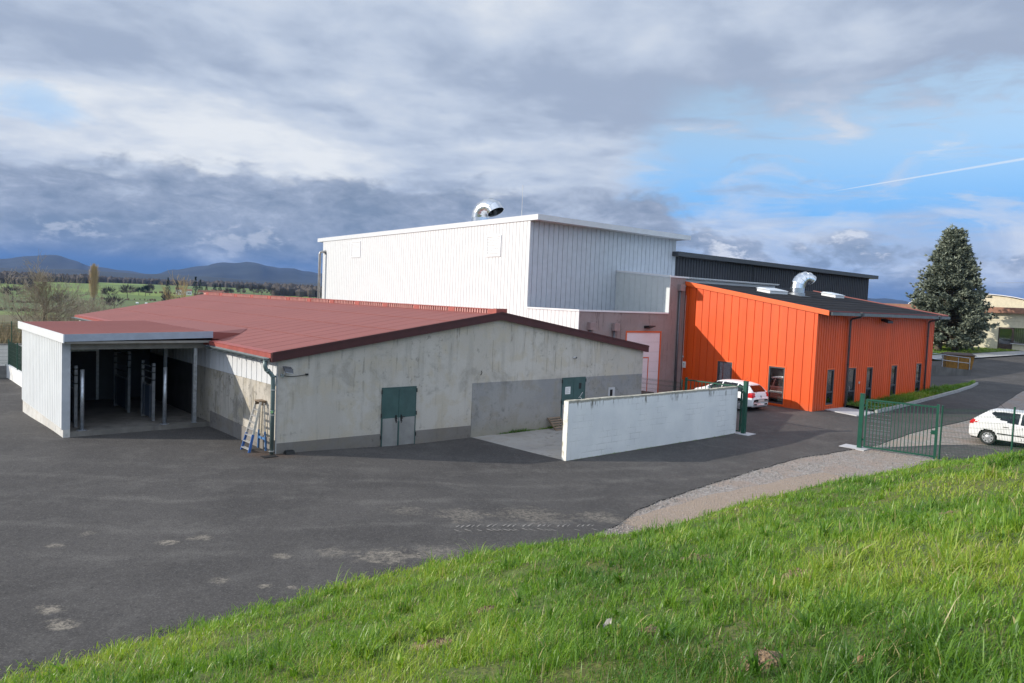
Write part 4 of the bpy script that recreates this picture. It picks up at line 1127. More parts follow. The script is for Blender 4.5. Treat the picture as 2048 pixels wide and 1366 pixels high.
mb.box(XH - .05, XH + .09, YA - .05, Y0H - .035, ZL + .001, ZL + .09); mb.box(XH + .091, XB - .045, YA - .05, YA + .28, ZL + .001, ZL + .085)
mb.hexa([(XB - .04, YA - .04, ZB0 + .001), (XB + .2, YA - .04, ZB0 + .001), (XB + .2, Y0H - .035, ZB1 + .001), (XB - .04, Y0H - .035, ZB1 + .001)], [(XB - .04, YA - .04, ZB0 + .10), (XB + .2, YA - .04, ZB0 + .10), (XB + .2, Y0H - .035, ZB1 + .10), (XB - .04, Y0H - .035, ZB1 + .10)])
mb.box(XB + .202, .2, YA - .035, YA + .28, ZB0 + .002, ZB0 + .095)
an.part('coping', mb, M['white_trim'])
mb = MB(); mb.box(XB + .22, 9.8, YA + .30, Y0H - .05, 6.3, 6.76); ribr = an.part('upper_roof', mb, M['white_trim'])
mb = MB()
for i in range(60): mb.box(.25 + i * .16, .25 + i * .16 + .085, YA + .02, YA + .30, 6.79, 6.845)
mb.box(.21, 9.85, YA + .0, YA + .31, 6.846, 6.885); an.part('corrugated_edge', mb, M['white_trim'], ribr)
mb = MB(); mb.box(.03, 13.0, YA + .305, YA + .36, -.5, 6.7); an.part('inner_wall', mb, M['dark_clad'])
# big sectional door with a wicket door
mb = MB(); mb.box(dx0 - .04, dx0 + .05, YA - .02, YA + .1, -.5, dz1 + .05); mb.box(dx1 - .05, dx1 + .04, YA - .02, YA + .1, -.5, dz1 + .05); mb.box(dx0 + .051, dx1 - .051, YA - .02, YA + .1, dz1 - .04, dz1 + .05)
dr = an.part('door', mb, M['door_edge'])
mb = MB()
for i in range(7): mb.box(dx0 + .05, dx1 - .05, YA + .02, YA + .06, -.4 + i * .57, -.4 + i * .57 + .562)
an.part('door_panel', mb, M['pink_panel'], dr)
mb = MB(); mb.box(-3.02, -2.96, YA + .005, YA + .019, -.3, 2.16); mb.box(-4.0, -3.021, YA + .005, YA + .019, 2.10, 2.16); mb.box(-4.06, -4.001, YA + .005, YA + .019, -.3, 2.16); an.part('wicket_frame', mb, M['door_edge'], dr)
for x, zt in ((-7.68, 3.98), (-5.85, 3.94)):
    mb = MB(); mb.tube([(x - .16, YA - .10, zt - .28), (x - .16, YA - .10, -.4)], .065, 10); q = an.part('downpipe', mb, M['pipe_dark'], smooth=True)
    mb = MB(); mb.box(x - .28, x + .13, YA - .24, YA - .002, zt - .28, zt + .12); an.part('hopper', mb, paint('taupe_hopper', (.30, .24, .235), .5), q)
mb = MB(); mb.tube([(-.60, YA - .09, 6.05), (-.60, YA - .09, -.4)], .07, 10); q = an.part('downpipe', mb, M['pipe_dark'], smooth=True)
mb = MB(); mb.box(-.72, -.30, YA - .22, YA - .002, 6.05, 6.42); an.part('hopper', mb, paint('taupe_hopper', (.30, .24, .235), .5), q)
mb = MB(); mb.hexa([(-3.5, YA - .42, 3.93), (-3.0, YA - .42, 3.93), (-3.0, YA - .002, 3.80), (-3.5, YA - .002, 3.80)], [(-3.5, YA - .42, 3.98), (-3.0, YA - .42, 3.98), (-3.0, YA - .002, 3.95), (-3.5, YA - .002, 3.95)]); an.part('wall_lamp', mb, M['black'])

# ================================================================ orange building
og = Thing('orange_building', 'bright orange metal clad building with black sloping roof and tall narrow windows', 'building', FH, (6.8, 4.2, 0))
XO = 13.72
def oz(y): return 5.20 + (6.58 - 5.20) * (y + .55) / (YA + .55)
lw = ((2.60, 1.65, .18, 2.14), (5.89, 4.91, .10, 2.11))
holes = [(YA - .02 - a, YA - .02 - b, z0, z1) for a, b, z0, z1 in lw]
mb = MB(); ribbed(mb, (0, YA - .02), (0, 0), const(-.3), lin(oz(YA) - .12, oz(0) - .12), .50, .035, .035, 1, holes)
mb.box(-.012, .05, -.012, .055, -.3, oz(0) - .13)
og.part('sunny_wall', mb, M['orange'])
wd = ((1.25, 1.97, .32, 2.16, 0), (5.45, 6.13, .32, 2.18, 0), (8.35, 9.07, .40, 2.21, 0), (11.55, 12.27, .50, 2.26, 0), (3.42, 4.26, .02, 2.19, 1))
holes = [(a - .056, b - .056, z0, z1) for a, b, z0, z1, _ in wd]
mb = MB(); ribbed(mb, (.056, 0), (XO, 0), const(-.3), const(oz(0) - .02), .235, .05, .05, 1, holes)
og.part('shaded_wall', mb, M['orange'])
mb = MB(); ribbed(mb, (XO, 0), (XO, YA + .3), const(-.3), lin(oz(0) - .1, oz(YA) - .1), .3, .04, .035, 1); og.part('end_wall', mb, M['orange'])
for a, b, z0, z1 in lw: window(og, b, a, z0, z1, 0, 'x', -1, bars=(z0 + .62,))
for a, b, z0, z1, d_ in wd: window(og, a, b, z0, z1, 0, 'y', -1, 'door' if d_ else 'window', bars=(z0 + .66,) if not d_ else (z0 + .9,), door=bool(d_), blind=(z0 + .8, z1 - .06) if not d_ else None)
# trim round the openings
mb = MB()
for a, b, z0, z1 in lw:
    mb.box(-.02, .0, b - .06, b - .004, z0 - .06, z1 + .06); mb.box(-.02, .0, a + .004, a + .06, z0 - .06, z1 + .06); mb.box(-.02, .0, b - .003, a + .003, z1 + .004, z1 + .06); mb.box(-.03, .0, b - .003, a + .003, z0 - .06, z0 - .004)
for a, b, z0, z1, d_ in wd:
    mb.box(a - .06, a - .004, -.02, .0, z0 - .06, z1 + .06); mb.box(b + .004, b + .06, -.02, .0, z0 - .06, z1 + .06); mb.box(a - .003, b + .003, -.02, .0, z1 + .004, z1 + .06)
    if not d_: mb.box(a - .003, b + .003, -.035, .0, z0 - .06, z0 - .004)
og.part('opening_trim', mb, M['orange_trim'])
mb = MB(); mb.box(.08, XO - .05, .45, .47, -.3, 4.9); mb.box(.45, .47, .48, YA - .1, -.3, 4.9); mb.box(.08, XO - .05, .1, YA - .05, -.35, -.02); og.part('inner_partition', mb, paint('inner_wall_paint', (.06, .058, .056), .8))
mb = MB(); mb.hexa([(-.04, -.55, oz(-.55) - .16), (XO + .42, -.55, oz(-.55) - .16), (XO + .42, YA - .002, oz(YA) - .16), (-.04, YA - .002, oz(YA) - .16)], [(-.04, -.55, oz(-.55)), (XO + .42, -.55, oz(-.55)), (XO + .42, YA - .002, oz(YA)), (-.04, YA - .002, oz(YA))])
rf = og.part('roof', mb, M['black_roof'])
mb = MB()
for k in range(1, 9): y = -.5 + k; mb.bar((.3, y, oz(y) + .004), (XO + .3, y, oz(y) + .004), .06, .008)
og.part('roof_seams', mb, M['black_roof'], rf)
mb = MB(); mb.hexa([(-.085, -.62, oz(-.62) - .20), (-.042, -.62, oz(-.62) - .20), (-.042, YA - .03, oz(YA) - .20), (-.085, YA - .03, oz(YA) - .20)], [(-.085, -.62, oz(-.62) + .05), (-.042, -.62, oz(-.62) + .05), (-.042, YA - .03, oz(YA) + .05), (-.085, YA - .03, oz(YA) + .05)])
mb.hexa([(-.041, -.56, oz(-.56) + .012), (.20, -.56, oz(-.56) + .012), (.20, YA - .03, oz(YA) + .012), (-.041, YA - .03, oz(YA) + .012)], [(-.041, -.56, oz(-.56) + .05), (.20, -.56, oz(-.56) + .03), (.20, YA - .03, oz(YA) + .03), (-.041, YA - .03, oz(YA) + .05)])
og.part('verge_trim', mb, M['orange_trim'])
mb = MB(); mb.hexa([(XO + .425, -.58, oz(-.58) - .10), (XO + .46, -.58, oz(-.58) - .10), (XO + .46, YA, oz(YA) - .10), (XO + .425, YA, oz(YA) - .10)], [(XO + .425, -.58, oz(-.58) + .06), (XO + .46, -.58, oz(-.58) + .06), (XO + .46, YA, oz(YA) + .06), (XO + .425, YA, oz(YA) + .06)]); mb.box(.0, XO + .42, -.58, -.552, oz(-.55) - .03, oz(-.55) + .035)
og.part('dark_red_edge', mb, paint('dull_red_edge', (.22, .05, .045), .5))
mb = MB(); mb.box(.05, 3.1, -.72, -.60, oz(-.6) - .19, oz(-.6) - .03); mb.box(3.22, 12.6, -.72, -.60, oz(-.6) - .19, oz(-.6) - .03); mb.box(12.72, XO + .4, -.72, -.60, oz(-.6) - .19, oz(-.6) - .03)
g_ = og.part('gutter', mb, M['gutter'])
mb = MB(); mb.box(.1, XO + .3, -.54, -.002, oz(-.3) - .22, oz(-.3) - .20); og.part('soffit', mb, M['dark_trim'])
for x, zb_ in ((3.15, 0.0), (12.66, .3)):
    mb = MB(); mb.tube([(x, -.66, 5.02), (x, -.60, 4.95), (x, -.16, 4.84), (x, -.10, 4.74), (x, -.10, zb_)], .055, 10); q = og.part('downpipe', mb, M['pipe_dark'], smooth=True)
    mb = MB(); mb.box(x - .11, x + .11, -.76, -.58, 4.98, 5.20)
    for z in (.9, 2.4, 3.9): mb.tube([(x, -.10, z), (x, -.10, z + .03)], .07, 10)
    og.part('pipe_fitting', mb, M['dark_trim'], q)
mb = MB(); mb.hexa([(6.7, -.42, 4.66), (7.3, -.42, 4.66), (7.3, -.01, 4.78), (6.7, -.01, 4.78)], [(6.7, -.40, 4.80), (7.3, -.40, 4.80), (7.3, -.01, 4.9), (6.7, -.01, 4.9)]); og.part('wall_lamp', mb, M['black'])
mb = MB(); mb.box(4.62, 4.74, -.03, .0, 1.30, 1.42); og.part('door_bell', mb, M['pale_slab'])
for a, b in (((3.75, 5.45), (5.55, 6.35)), ((11.5, 5.35), (12.65, 6.35))):
    x0_, y0_ = a; x1_, y1_ = b[0], b[1]
    if a[0] < 5: x0_, x1_ = 4.1, 6.0
    mb = MB(); mb.hexa([(x0_, y0_, oz(y0_) - .05), (x1_, y0_, oz(y0_) - .05), (x1_, y1_, oz(y1_) - .05), (x0_, y1_, oz(y1_) - .05)], [(x0_, y0_, oz(y0_) + .17), (x1_, y0_, oz(y0_) + .17), (x1_, y1_, oz(y1_) + .17), (x0_, y1_, oz(y1_) + .17)])
    q = og.part('skylight', mb, M['white_trim'], rf)
    mb = MB(); mb.hexa([(x0_ - .06, y0_ - .06, oz(y0_) + .175), (x1_ + .06, y0_ - .06, oz(y0_) + .175), (x1_ + .06, y1_ + .06, oz(y1_) + .175), (x0_ - .06, y1_ + .06, oz(y1_) + .175)], [(x0_ + .1, y0_ + .1, oz(y0_) + .24), (x1_ - .1, y0_ + .1, oz(y0_) + .24), (x1_ - .1, y1_ - .1, oz(y1_) + .24), (x0_ + .1, y1_ - .1, oz(y1_) + .24)])
    q.name = 'skylight'; og.part('skylight_lid', mb, paint('translucent_lid', (.72, .75, .78), .25), rf)
gooseneck(og, (7.05, 5.45, oz(5.45) + .02), (1, -.25, 0), .42, .42, .62, rad(128))
mb = MB(); mb.hexa([(6.4, 4.8, oz(4.8) + .004), (7.7, 4.8, oz(4.8) + .004), (7.7, 6.1, oz(6.1) + .004), (6.4, 6.1, oz(6.1) + .004)], [(6.4, 4.8, oz(4.8) + .02), (7.7, 4.8, oz(4.8) + .02), (7.7, 6.1, oz(6.1) + .02), (6.4, 6.1, oz(6.1) + .02)]); og.part('duct_flashing', mb, M['dark_trim'], rf)
mb = MB(); mb.box(16.0, 23.2, 8.9, 9.3, 5.2, 6.55); 
mb = MB(); mb.box(-.03, .0, 8.16, 8.40, 1.50, 1.86); q = og.part('safety_notice', mb, M['paper'])
mb = MB(); mb.face([(-.032, 8.22, 1.68), (-.032, 8.34, 1.68), (-.032, 8.28, 1.79)]); mb.box(-.0325, -.0305, 8.2, 8.36, 1.56, 1.575); mb.box(-.0325, -.0305, 8.2, 8.36, 1.60, 1.615); og.part('print', mb, M['print'], q)
mb = MB(); mb.box(-.05, .0, 8.34, 8.42, 2.10, 2.20); mb.tube([(-.02, 8.39, 2.1), (-.02, 8.39, .3)], .012, 6); mb.tube([(-.02, 8.39, 2.2), (-.02, 8.39, 5.8)], .012, 6); og.part('alarm_wire', mb, M['pale_slab'])
mb = MB(); mb.box(-.02, .0, .0, YA - .1, -.3, -.0); mb.box(.0, XO, -.02, .0, -.3, -.02); og.part('footing', mb, M['stone_kerb'])

# ================================================================ dark hall behind
dk = Thing('dark_hall', 'long charcoal metal clad hall with overhanging edge behind the orange building', 'hall', FH, (18, 16, 0))
mb = MB(); ribbed(mb, (XR + .03, Y0H + .02), (30.9, Y0H + .02), const(-.5), lin(8.45, 8.30), .30, .06, .04, 1, rib=True); dk.part('front_wall', mb, M['dark_clad'])
mb = MB(); ribbed(mb, (30.9, Y0H + .02), (30.9, 22), const(-.5), const(8.3), .30, .06, .04, 1, rib=True); dk.part('end_wall', mb, M['dark_clad'])
mb = MB(); mb.hexa([(XR - .35, 12.25, 8.46), (31.5, 12.25, 8.24), (31.5, 22, 8.24), (XR - .35, 22, 8.46)], [(XR - .35, 12.25, 8.76), (31.5, 12.25, 8.54), (31.5, 22, 8.54), (XR - .35, 22, 8.76)]); dk.part('roof_edge', mb, M['dark_trim'])
mb = MB(); mb.tube([(13.2, Y0H - .05, 6.4), (13.2, Y0H - .05, 8.4)], .04, 6); dk.part('downpipe', mb, M['dark_trim'])
mb = MB(); mb.box(17.0, 22.6, 12.2, 12.6, 5.4, 6.62); dk.part('grey_upstand', mb, M['grey_trim'])

# ================================================================ white block wall
bw_ = Thing('block_wall', 'white painted concrete block wall standing alone in front of the grey barn', 'wall', FB, (8.15, -4.95, -.2))
mb = MB(); mb.box(8.16, 18.65, -4.98, -4.78, -.7, 1.86)
o_ = bw_.part('wall_face', mb, M['block'])
mb = MB()
xx = 8.16
while xx < 18.64:
    x2 = min(18.65, xx + .52); dz = R_.uniform(-.012, .012)
    mb.box(xx + .002, x2 - .002, -4.983, -4.777, 1.862, 1.875 + dz + .01); xx = x2
bw_.part('coping', mb, paint('mossy_coping', (.42, .40, .33), .9, var=.3, scale=6, dirt=(.12, .11, .07), dirtf=.8))
mb = MB(); mb.box(8.135, 8.158, -4.985, -4.775, -.7, 1.87); bw_.part('end_face', mb, M['block_end'])

# ================================================================ stepladder
ld = Thing('stepladder', 'aluminium stepladder with blue lower legs standing by the barn downpipe', 'ladder', FB, (-.35, .95, 0))
ft, tp = (-.62, .60, 1.22), (-.20, .76, 1.10)        # x, y of both rails at foot and top
HT = 1.62
def railp(t_, i): return Vector((ft[0] + (tp[0] - ft[0]) * t_, ft[1 + i] + (tp[1 + i] - ft[1 + i]) * t_, .0 + HT * t_))
for i in (0, 1):
    mb = MB(); mb.bar(railp(.36, i), railp(1, i), .03, .075, (1, 0, 0)); r = ld.part('side_rail', mb, M['alu'])
    mb = MB(); mb.bar(railp(.0, i), railp(.36, i), .033, .08, (1, 0, 0)); ld.part('blue_sleeve', mb, M['blue_paint'], r)
for k in range(7):
    t_ = .075 + k * .127; p, q = railp(t_, 0), railp(t_, 1)
    mb = MB(); mb.box(p.x - .045, p.x + .055, p.y + .012, q.y - .012, p.z - .015, p.z + .015); ld.part('tread', mb, M['alu'])
mb = MB(); mb.box(-.26, -.02, .74, 1.12, HT, HT + .03); mb.box(-.25, -.03, .76, .78, HT - .12, HT - .001); mb.box(-.25, -.03, 1.08, 1.10, HT - .12, HT - .001); ld.part('top_platform', mb, M['wood_old'])
for y, y2 in ((.62, .78), (1.24, 1.08)):
    def rl(t_): return Vector((-.055 + (-.08 + .055) * t_, y + (y2 - y) * t_, HT * t_))
    mb = MB(); mb.bar(rl(.40), rl(.97), .03, .05, (1, 0, 0)); r = ld.part('rear_leg', mb, M['alu'])
    mb = MB(); mb.bar(rl(0), rl(.40), .033, .055, (1, 0, 0)); ld.part('blue_sleeve', mb, paint('light_blue_paint', (.085, .205, .42), .45), r)
mb = MB(); mb.box(-.075, -.045, .68, 1.18, .36, .44); ld.part('rear_brace', mb, paint('light_blue_paint', (.085, .205, .42), .45))

# things lying about
one('ground_lamp', 'small black lamp with pale top lying on the asphalt at the barn corner', 'lamp', MB().hexa([(.22, -.28, 0), (.55, -.28, 0), (.55, -.08, 0), (.22, -.08, 0)], [(.25, -.25, .13), (.52, -.25, .13), (.52, -.10, .13), (.25, -.10, .13)]).box(.27, .5, -.24, -.11, .131, .145), M['black'], FB, (.4, -.2, 0))
pt = Thing('small_pallet', 'small weathered slatted crate leaning against the barn beside the green door', 'crate', FB, (12.4, -.3, -.2))
mb = MB()
for i in range(6):
    t_ = i / 5; mb.bar((12.0, -.62 + t_ * .5, -.14 + t_ * .42), (12.75, -.62 + t_ * .5, -.14 + t_ * .42), .07, .022, (0, -.7, .7))
pt.part('slats', mb, M['wood_old'])
mb = MB()
for x in (12.03, 12.7): mb.bar((x, -.60, -.18), (x, -.06, .29), .05, .05)
pt.part('runner', mb, M['wood_old'])
st = Thing('timber_stack', 'stack of dark wet boards and beams lying behind the white block wall', 'timber', FB, (19.2, 1.5, -.1))
mb = MB()
for i in range(5):
    for j in range(3): mb.bar((18.75 + j * .30 + R_.uniform(-.05, .05), .2 + R_.uniform(-.2, .2), .35 + i * .14), (18.8 + j * .30, 2.9 + R_.uniform(-.3, .3), .33 + i * .14), .26, .11)
st.part('board', mb, M['wood_dark'])
mb = MB(); mb.box(18.7, 19.6, .3, .5, -.4, .28); mb.box(18.7, 19.6, 2.2, 2.4, -.4, .28); st.part('bearer', mb, M['wood_dark'])
one('drain_cover', 'small dark drain opening with straw on the asphalt by the downpipe', 'drain', MB().box(-.55, -.1, -.42, -.12, .03, .042), M['void'], FB, (-.3, -.3, .03)).data.transform(Matrix.Translation((0, 0, .006)))
mb = MB(); mb.hexa([(-4.93, 5.30, -.05), (-4.2, 5.34, -.05), (-4.25, 5.62, -.05), (-4.9, 5.6, -.05)], [(-4.93, 5.30, -.025), (-4.2, 5.34, -.025), (-4.25, 5.62, -.025), (-4.9, 5.6, -.025)])
one('channel_grate', 'rust brown drain grate in the asphalt at the white shelter corner', 'grate', mb, paint('rusty_grate', (.12, .07, .05), .8, var=.3, scale=9), FB, (-4.6, 5.5, -.04))
# ================================================================ gates and fences
def gate(name, label, p0, p1, post_at, h, post_h, nbar, mesh_end=None, group='green steel gate leaves'):
    """p0 hinge end, p1 free end (yard coordinates)"""
    a, b = fw(FB, *p0), fw(FB, *p1); g0 = ground(a.x, a.y)
    d = b - a; L = math.hypot(d.x, d.y); yaw = math.atan2(d.y, d.x); F = (Vector((a.x, a.y, g0)), yaw)
    dz = ground(b.x, b.y) - g0
    t = Thing(name, label, 'gate', F, (0, 0, 0), group)
    def bb(x0, x1, w, z0, z1):
        m = MB(); m.box(x0, x1, -w / 2, w / 2, z0, z1); return m
    t.part('post', bb(-.17, -.01, .16, -.4, post_h), M['green_paint']); 
    c_ = MB(); c_.box(-.18, 0, -.09, .09, post_h + .001, post_h + .02); t.part('post_cap', c_, M['green_paint'])
    t.part('hinge_stile', bb(.06, .12, .05, .08, h), M['green_paint'])
    t.part('end_stile', bb(L - .09, L, .08, -.05, h + .08), M['green_paint'])
    t.part('top_rail', bb(.121, L - .091, .05, h - .06, h), M['green_paint'])
    t.part('bottom_rail', bb(.121, L - .091, .05, .08, .14), M['green_paint'])
    m = MB()
    for i in range(nbar):
        x = .121 + (L - .212) * (i + 1) / (nbar + 1); m.box(x - .0125, x + .0125, -.0125, .0125, .141, h - .061)
    t.part('bars', m, M['green_paint'])
    m = MB(); m.box(L - .2, L - .092, -.05, .05, .95, 1.10); m.box(L - .24, L - .16, -.06, -.051, 1.0, 1.03); t.part('lock', m, M['green_paint'])
    m = MB()
    for z in (.35, h - .3): m.box(-.009, .059, -.03, .03, z, z + .08)
    t.part('hinge', m, M['green_paint'])
    if mesh_end:
        m = MB()
        for k in range(12):
            z = .2 + k * .155
            if k % 3 == 0: m.tube([(.1, .09, z), (mesh_end, .09, z)], .004, 4); m.tube([(.1, .09, z + .05), (mesh_end, .09, z + .05)], .004, 4)
            else: m.tube([(.1, .09, z), (mesh_end, .09, z)], .004, 4)
        t.part('wire_infill', m, M['galv'])
    return t
gate('metal_gate', 'wide green steel gate leaf with thick post standing on the gravel beside the road', (20.08, -9.78), (20.55, -12.35), None, 2.02, 2.2, 18, 1.0)
gate('metal_gate', 'green steel gate leaf with thick post, half hidden behind the white block wall', (18.83, -5.15), (18.79, -2.15), None, 2.08, 2.3, 13)
mb = MB(); v = fw(FB, 18.83, -5.15)
lo, hi = [], []
for dx, dy in ((-.3, -.5), (.35, -.5), (.35, .3), (-.3, .3)):
    q = fw(FB, 18.83 + dx, -5.15 + dy); lo.append((q.x, q.y, ground(q.x, q.y) - .1)); hi.append((q.x, q.y, ground(q.x, q.y) + .045))
mb.hexa(lo, hi); struct(mb.build('concrete_footing', M['pale_slab']))
mb = MB(); lo, hi = [], []
for dx, dy in ((-.35, -.25), (.3, -.25), (.3, .75), (-.35, .75)):
    q = fw(FB, 20.05 + dx, -9.78 + dy); lo.append((q.x, q.y, ground(q.x, q.y) - .1)); hi.append((q.x, q.y, ground(q.x, q.y) + .045))
mb.hexa(lo, hi); struct(mb.build('concrete_footing', M['pale_slab']))

def mesh_fence(label, pts, h, zfun, name='mesh_fence', posts=True, group=None, wire=.0035, base=.05, mat=None):
    """welded wire fence along plan points (world); posts at the points, one wire panel between two posts"""
    p0 = Vector((*pts[0], zfun(*pts[0]))); F = (p0, 0.0)
    t = Thing(name, label, 'fence', F, (0, 0, 0), group)
    P = [Vector((x, y, zfun(x, y))) - p0 for x, y in pts]
    for p in P:
        m = MB(); m.tube([p - Vector((0, 0, .5)), p + Vector((0, 0, h + .06))], .03, 8); m.tube([p + Vector((0, 0, h + .06)), p + Vector((0, 0, h + .09))], .034, 8)
        if posts: t.part('post', m, M['green_paint'])
    for p, q in zip(P, P[1:]):
        m = MB(); L = (q - p).length; n = int(L / .055)
        for i in range(1, n):
            o = p + (q - p) * (i / n); m.bar(o + Vector((0, 0, base)), o + Vector((0, 0, h)), wire * 1.6, wire * 1.6)
        zs = [base + k * .2 for k in range(int((h - base) / .2) + 1)]
        for z in zs + [h - .06, h - .26, base + .06]: m.bar(p + Vector((0, 0, z)), q + Vector((0, 0, z)), wire * 2, wire * 2)
        t.part('wire_panel', m, mat or M['wire_green'])
    return t
def bz(x, y): return ground(x, y) + max(0, bank(x, y))
mesh_fence('dark green wire mesh fence running from the wide gate leaf up into the grass bank', [tuple(fw(FB, *q)[:2]) for q in ((20.57, -12.45), (19.62, -15.0), (18.7, -17.5))], 1.95, lambda x, y: max(ground(x, y), -.2) + (bz(x, y) - ground(x, y)) * .6)
mesh_fence('dark wire mesh fence between the barn corner and the half hidden gate leaf', [tuple(fw(FB, *q)[:2]) for q in ((18.42, .25), (18.75, -2.0))], 1.95, ground)

# low boundary wall and fences at the far left
lw_ = Thing('low_wall', 'low white rendered wall with green fence posts on top at the far left yard edge', 'wall', FB, (-3.5, 24, -.3))
mb = MB(); mb.box(-3.7, -3.5, 17, 26.5, -1.5, .52); lw_.part('white_face', mb, M['low_white'])
mb = MB(); mb.box(-12, -3.701, 26.3, 26.5, -1.5, .46); lw_.part('grey_face', mb, M['low_grey'])
mesh_fence('green wire fence standing on the low white wall at the left yard edge', [tuple(fw(FB, *q)[:2]) for q in ((-3.6, 20.6), (-3.6, 23.5), (-3.6, 26.35), (-4.5, 26.4), (-7.2, 26.4))], 1.3, lambda x, y: .53, base=.04)
hw = Thing('terrace_wall', 'white terrace wall further back behind the low wall at the left edge', 'wall', FB, (-1.5, 38, -.8))
mb = MB(); mb.box(-2.9, 6.0, 38, 38.3, -3, .75); hw.part('wall_face', mb, M['low_white'])
mb = MB(); mb.box(-2.95, 6.05, 37.95, 38.35, .752, .80); hw.part('coping', mb, M['low_grey'])
mb = MB(); mb.box(-2.8, 6.0, 33.5, 33.55, -3, -.15)
hw.part('green_sheet', mb, M['green_paint'])
mesh_fence('tall green post fence on the far terrace wall at the left edge', [tuple(fw(FB, *q)[:2]) for q in ((-2.8, 38.15), (-1.85, 38.15), (-.9, 38.15), (.05, 38.15), (1.9, 38.15))], 1.45, lambda x, y: .8, base=.04)
gp_ = Thing('stone_pier', 'dark weathered concrete pier at the extreme left edge of the yard', 'pier', FB, (-4.9, 27.0, -.3))
mb = MB(); mb.box(-6.4, -4.75, 26.9, 27.6, -1.5, 1.42); gp_.part('shaft', mb, M['low_grey']); mb = MB(); mb.box(-6.45, -4.7, 26.85, 27.65, 1.421, 1.5); gp_.part('cap', mb, M['stone_kerb'])

# ================================================================ cars
def interp(tb, x):
    for (x0, y0), (x1, y1) in zip(tb, tb[1:]):
        if x <= x1: return y0 + (y1 - y0) * (x - x0) / (x1 - x0)
    return tb[-1][1]
def inpoly(px, pz, poly):
    c = False; n = len(poly)
    for i in range(n):
        x0, y0 = poly[i]; x1, y1 = poly[i - 1]
        if (y0 > pz) != (y1 > pz) and px < (x1 - x0) * (pz - y0) / (y1 - y0) + x0: c = not c
    return c
def car(label, loc, yaw, sc, spec):
    t = Thing('parked_car', label, 'car', (Vector(loc), yaw), (0, 0, 0), 'white hatchbacks parked by the buildings'); t.o.scale = (sc, sc, sc)
    ZT, ZB, WW, ZS = spec['zt'], spec['zb'], spec['w'], spec['zs']
    NX, body_m = 150, spec['paint']
    xs_ = [-2.0 + 4.0 * (.5 - .5 * math.cos(math.pi * i / NX)) * 1.0 for i in range(NX + 1)]
    xs_ = [.5 * a + .5 * (-2 + 4 * i / NX) for i, a in enumerate(xs_)]
    sec = []
    for x in xs_:
        zt, w, zs = interp(ZT, x), interp(WW, x), interp(ZS, x); zb = min(interp(ZB, x), zt - .05)
        tall = min(1, max(0, (zt - zb - .05) / .4)); wr = w * .86 * (1 - tall) + spec['wr'] * tall
        c_ = [(0, zs - .02), (w * .80, zs - .02), (w * .97, zs + .04), (w, zs + .16), (w * 1.0, zs + (zb - zs) * .55), (w * .975, zb - .03), (w * .955, zb + .01), (w * .93 * (1 - tall * .5) + wr * tall * .5 - .0, zb + (zt - zb) * .52), (wr, zt - .10 * tall - .02), (wr * .88, zt - .035 * tall - .008), (wr * .5, zt - .006), (0, zt)]
        pts = []
        for i in range(len(c_) - 1):
            p0, p1, p2, p3 = c_[max(0, i - 1)], c_[i], c_[i + 1], c_[min(len(c_) - 1, i + 2)]
            for j in range(5):
                s = j / 5; q = []
                for k in (0, 1):
                    m0, m1 = (p2[k] - p0[k]) * .35, (p3[k] - p1[k]) * .35
                    q.append((2 * s**3 - 3 * s**2 + 1) * p1[k] + (s**3 - 2 * s**2 + s) * m0 + (-2 * s**3 + 3 * s**2) * p2[k] + (s**3 - s**2) * m1)
                pts.append((max(0, q[0]), q[1]))
        pts.append(c_[-1])
        sec.append(pts)
    n = len(sec[0]); G = {}
    def add(key, q):
        G.setdefault(key, MB()).face(q)
    wx = spec['wx']
    for i in range(NX):
        for j in range(n - 1):
            for s_ in (1, -1):
                q = [(xs_[i], s_ * sec[i][j][0], sec[i][j][1]), (xs_[i + 1], s_ * sec[i + 1][j][0], sec[i + 1][j][1]), (xs_[i + 1], s_ * sec[i + 1][j + 1][0], sec[i + 1][j + 1][1]), (xs_[i], s_ * sec[i][j + 1][0], sec[i][j + 1][1])]
                if s_ > 0: q = q[::-1]
                cx, cy, cz = [sum(p[k] for p in q) / 4 for k in range(3)]
                ay = abs(cy)
                if ay > .45 and any(math.hypot(cx - w_, cz - .29) < .365 for w_ in wx) and cz < .8: continue
                key = 'body'
                steep = abs((Vector(q[1]) - Vector(q[0])).cross(Vector(q[3]) - Vector(q[0])).normalized().y)
                if any(inpoly(cx, cz, p) for p in spec['side']) and ay > .45 and j > 26: key = 'side_window'
                elif cx < spec['rear'][0] and spec['rear'][1] < cz < spec['rear'][2] and ay < spec['rear'][3] - .10 * (cz - .9): key = 'rear_window'
                elif spec['ws'][0] < cx < spec['ws'][1] and ay < .60 and cz > .98: key = 'windscreen'
                elif inpoly(cx, cz, spec['tail']) and ay > spec['taily']: key = 'tail'
                elif inpoly(cx, cz, spec['head']) and ay > .35: key = 'headlight'
                elif cz < .27 and ay > .3 and abs(cx) < 1.9: key = 'sill'
                add(key + ('_l' if key in ('tail', 'headlight', 'side_window') and s_ > 0 else ''), q)
    for i, s in ((0, 0), (NX, 1)):
        G['body'].face([(xs_[i], p[0], p[1]) for p in sec[i]] + [(xs_[i], -p[0], p[1]) for p in sec[i][::-1]])
    nm = dict(tail='tail_light', tail_l='tail_light', headlight='headlight', headlight_l='headlight', side_window='side_window', side_window_l='side_window', body='body', rear_window='rear_window', windscreen='windscreen', sill='sill')
    mt = dict(tail=M['tail_red'], tail_l=M['tail_red'], headlight=M['lens'], headlight_l=M['lens'], side_window=M['car_glass'], side_window_l=M['car_glass'], rear_window=M['rear_glass'], windscreen=M['car_glass'], sill=M['black'], body=body_m)
    body = None
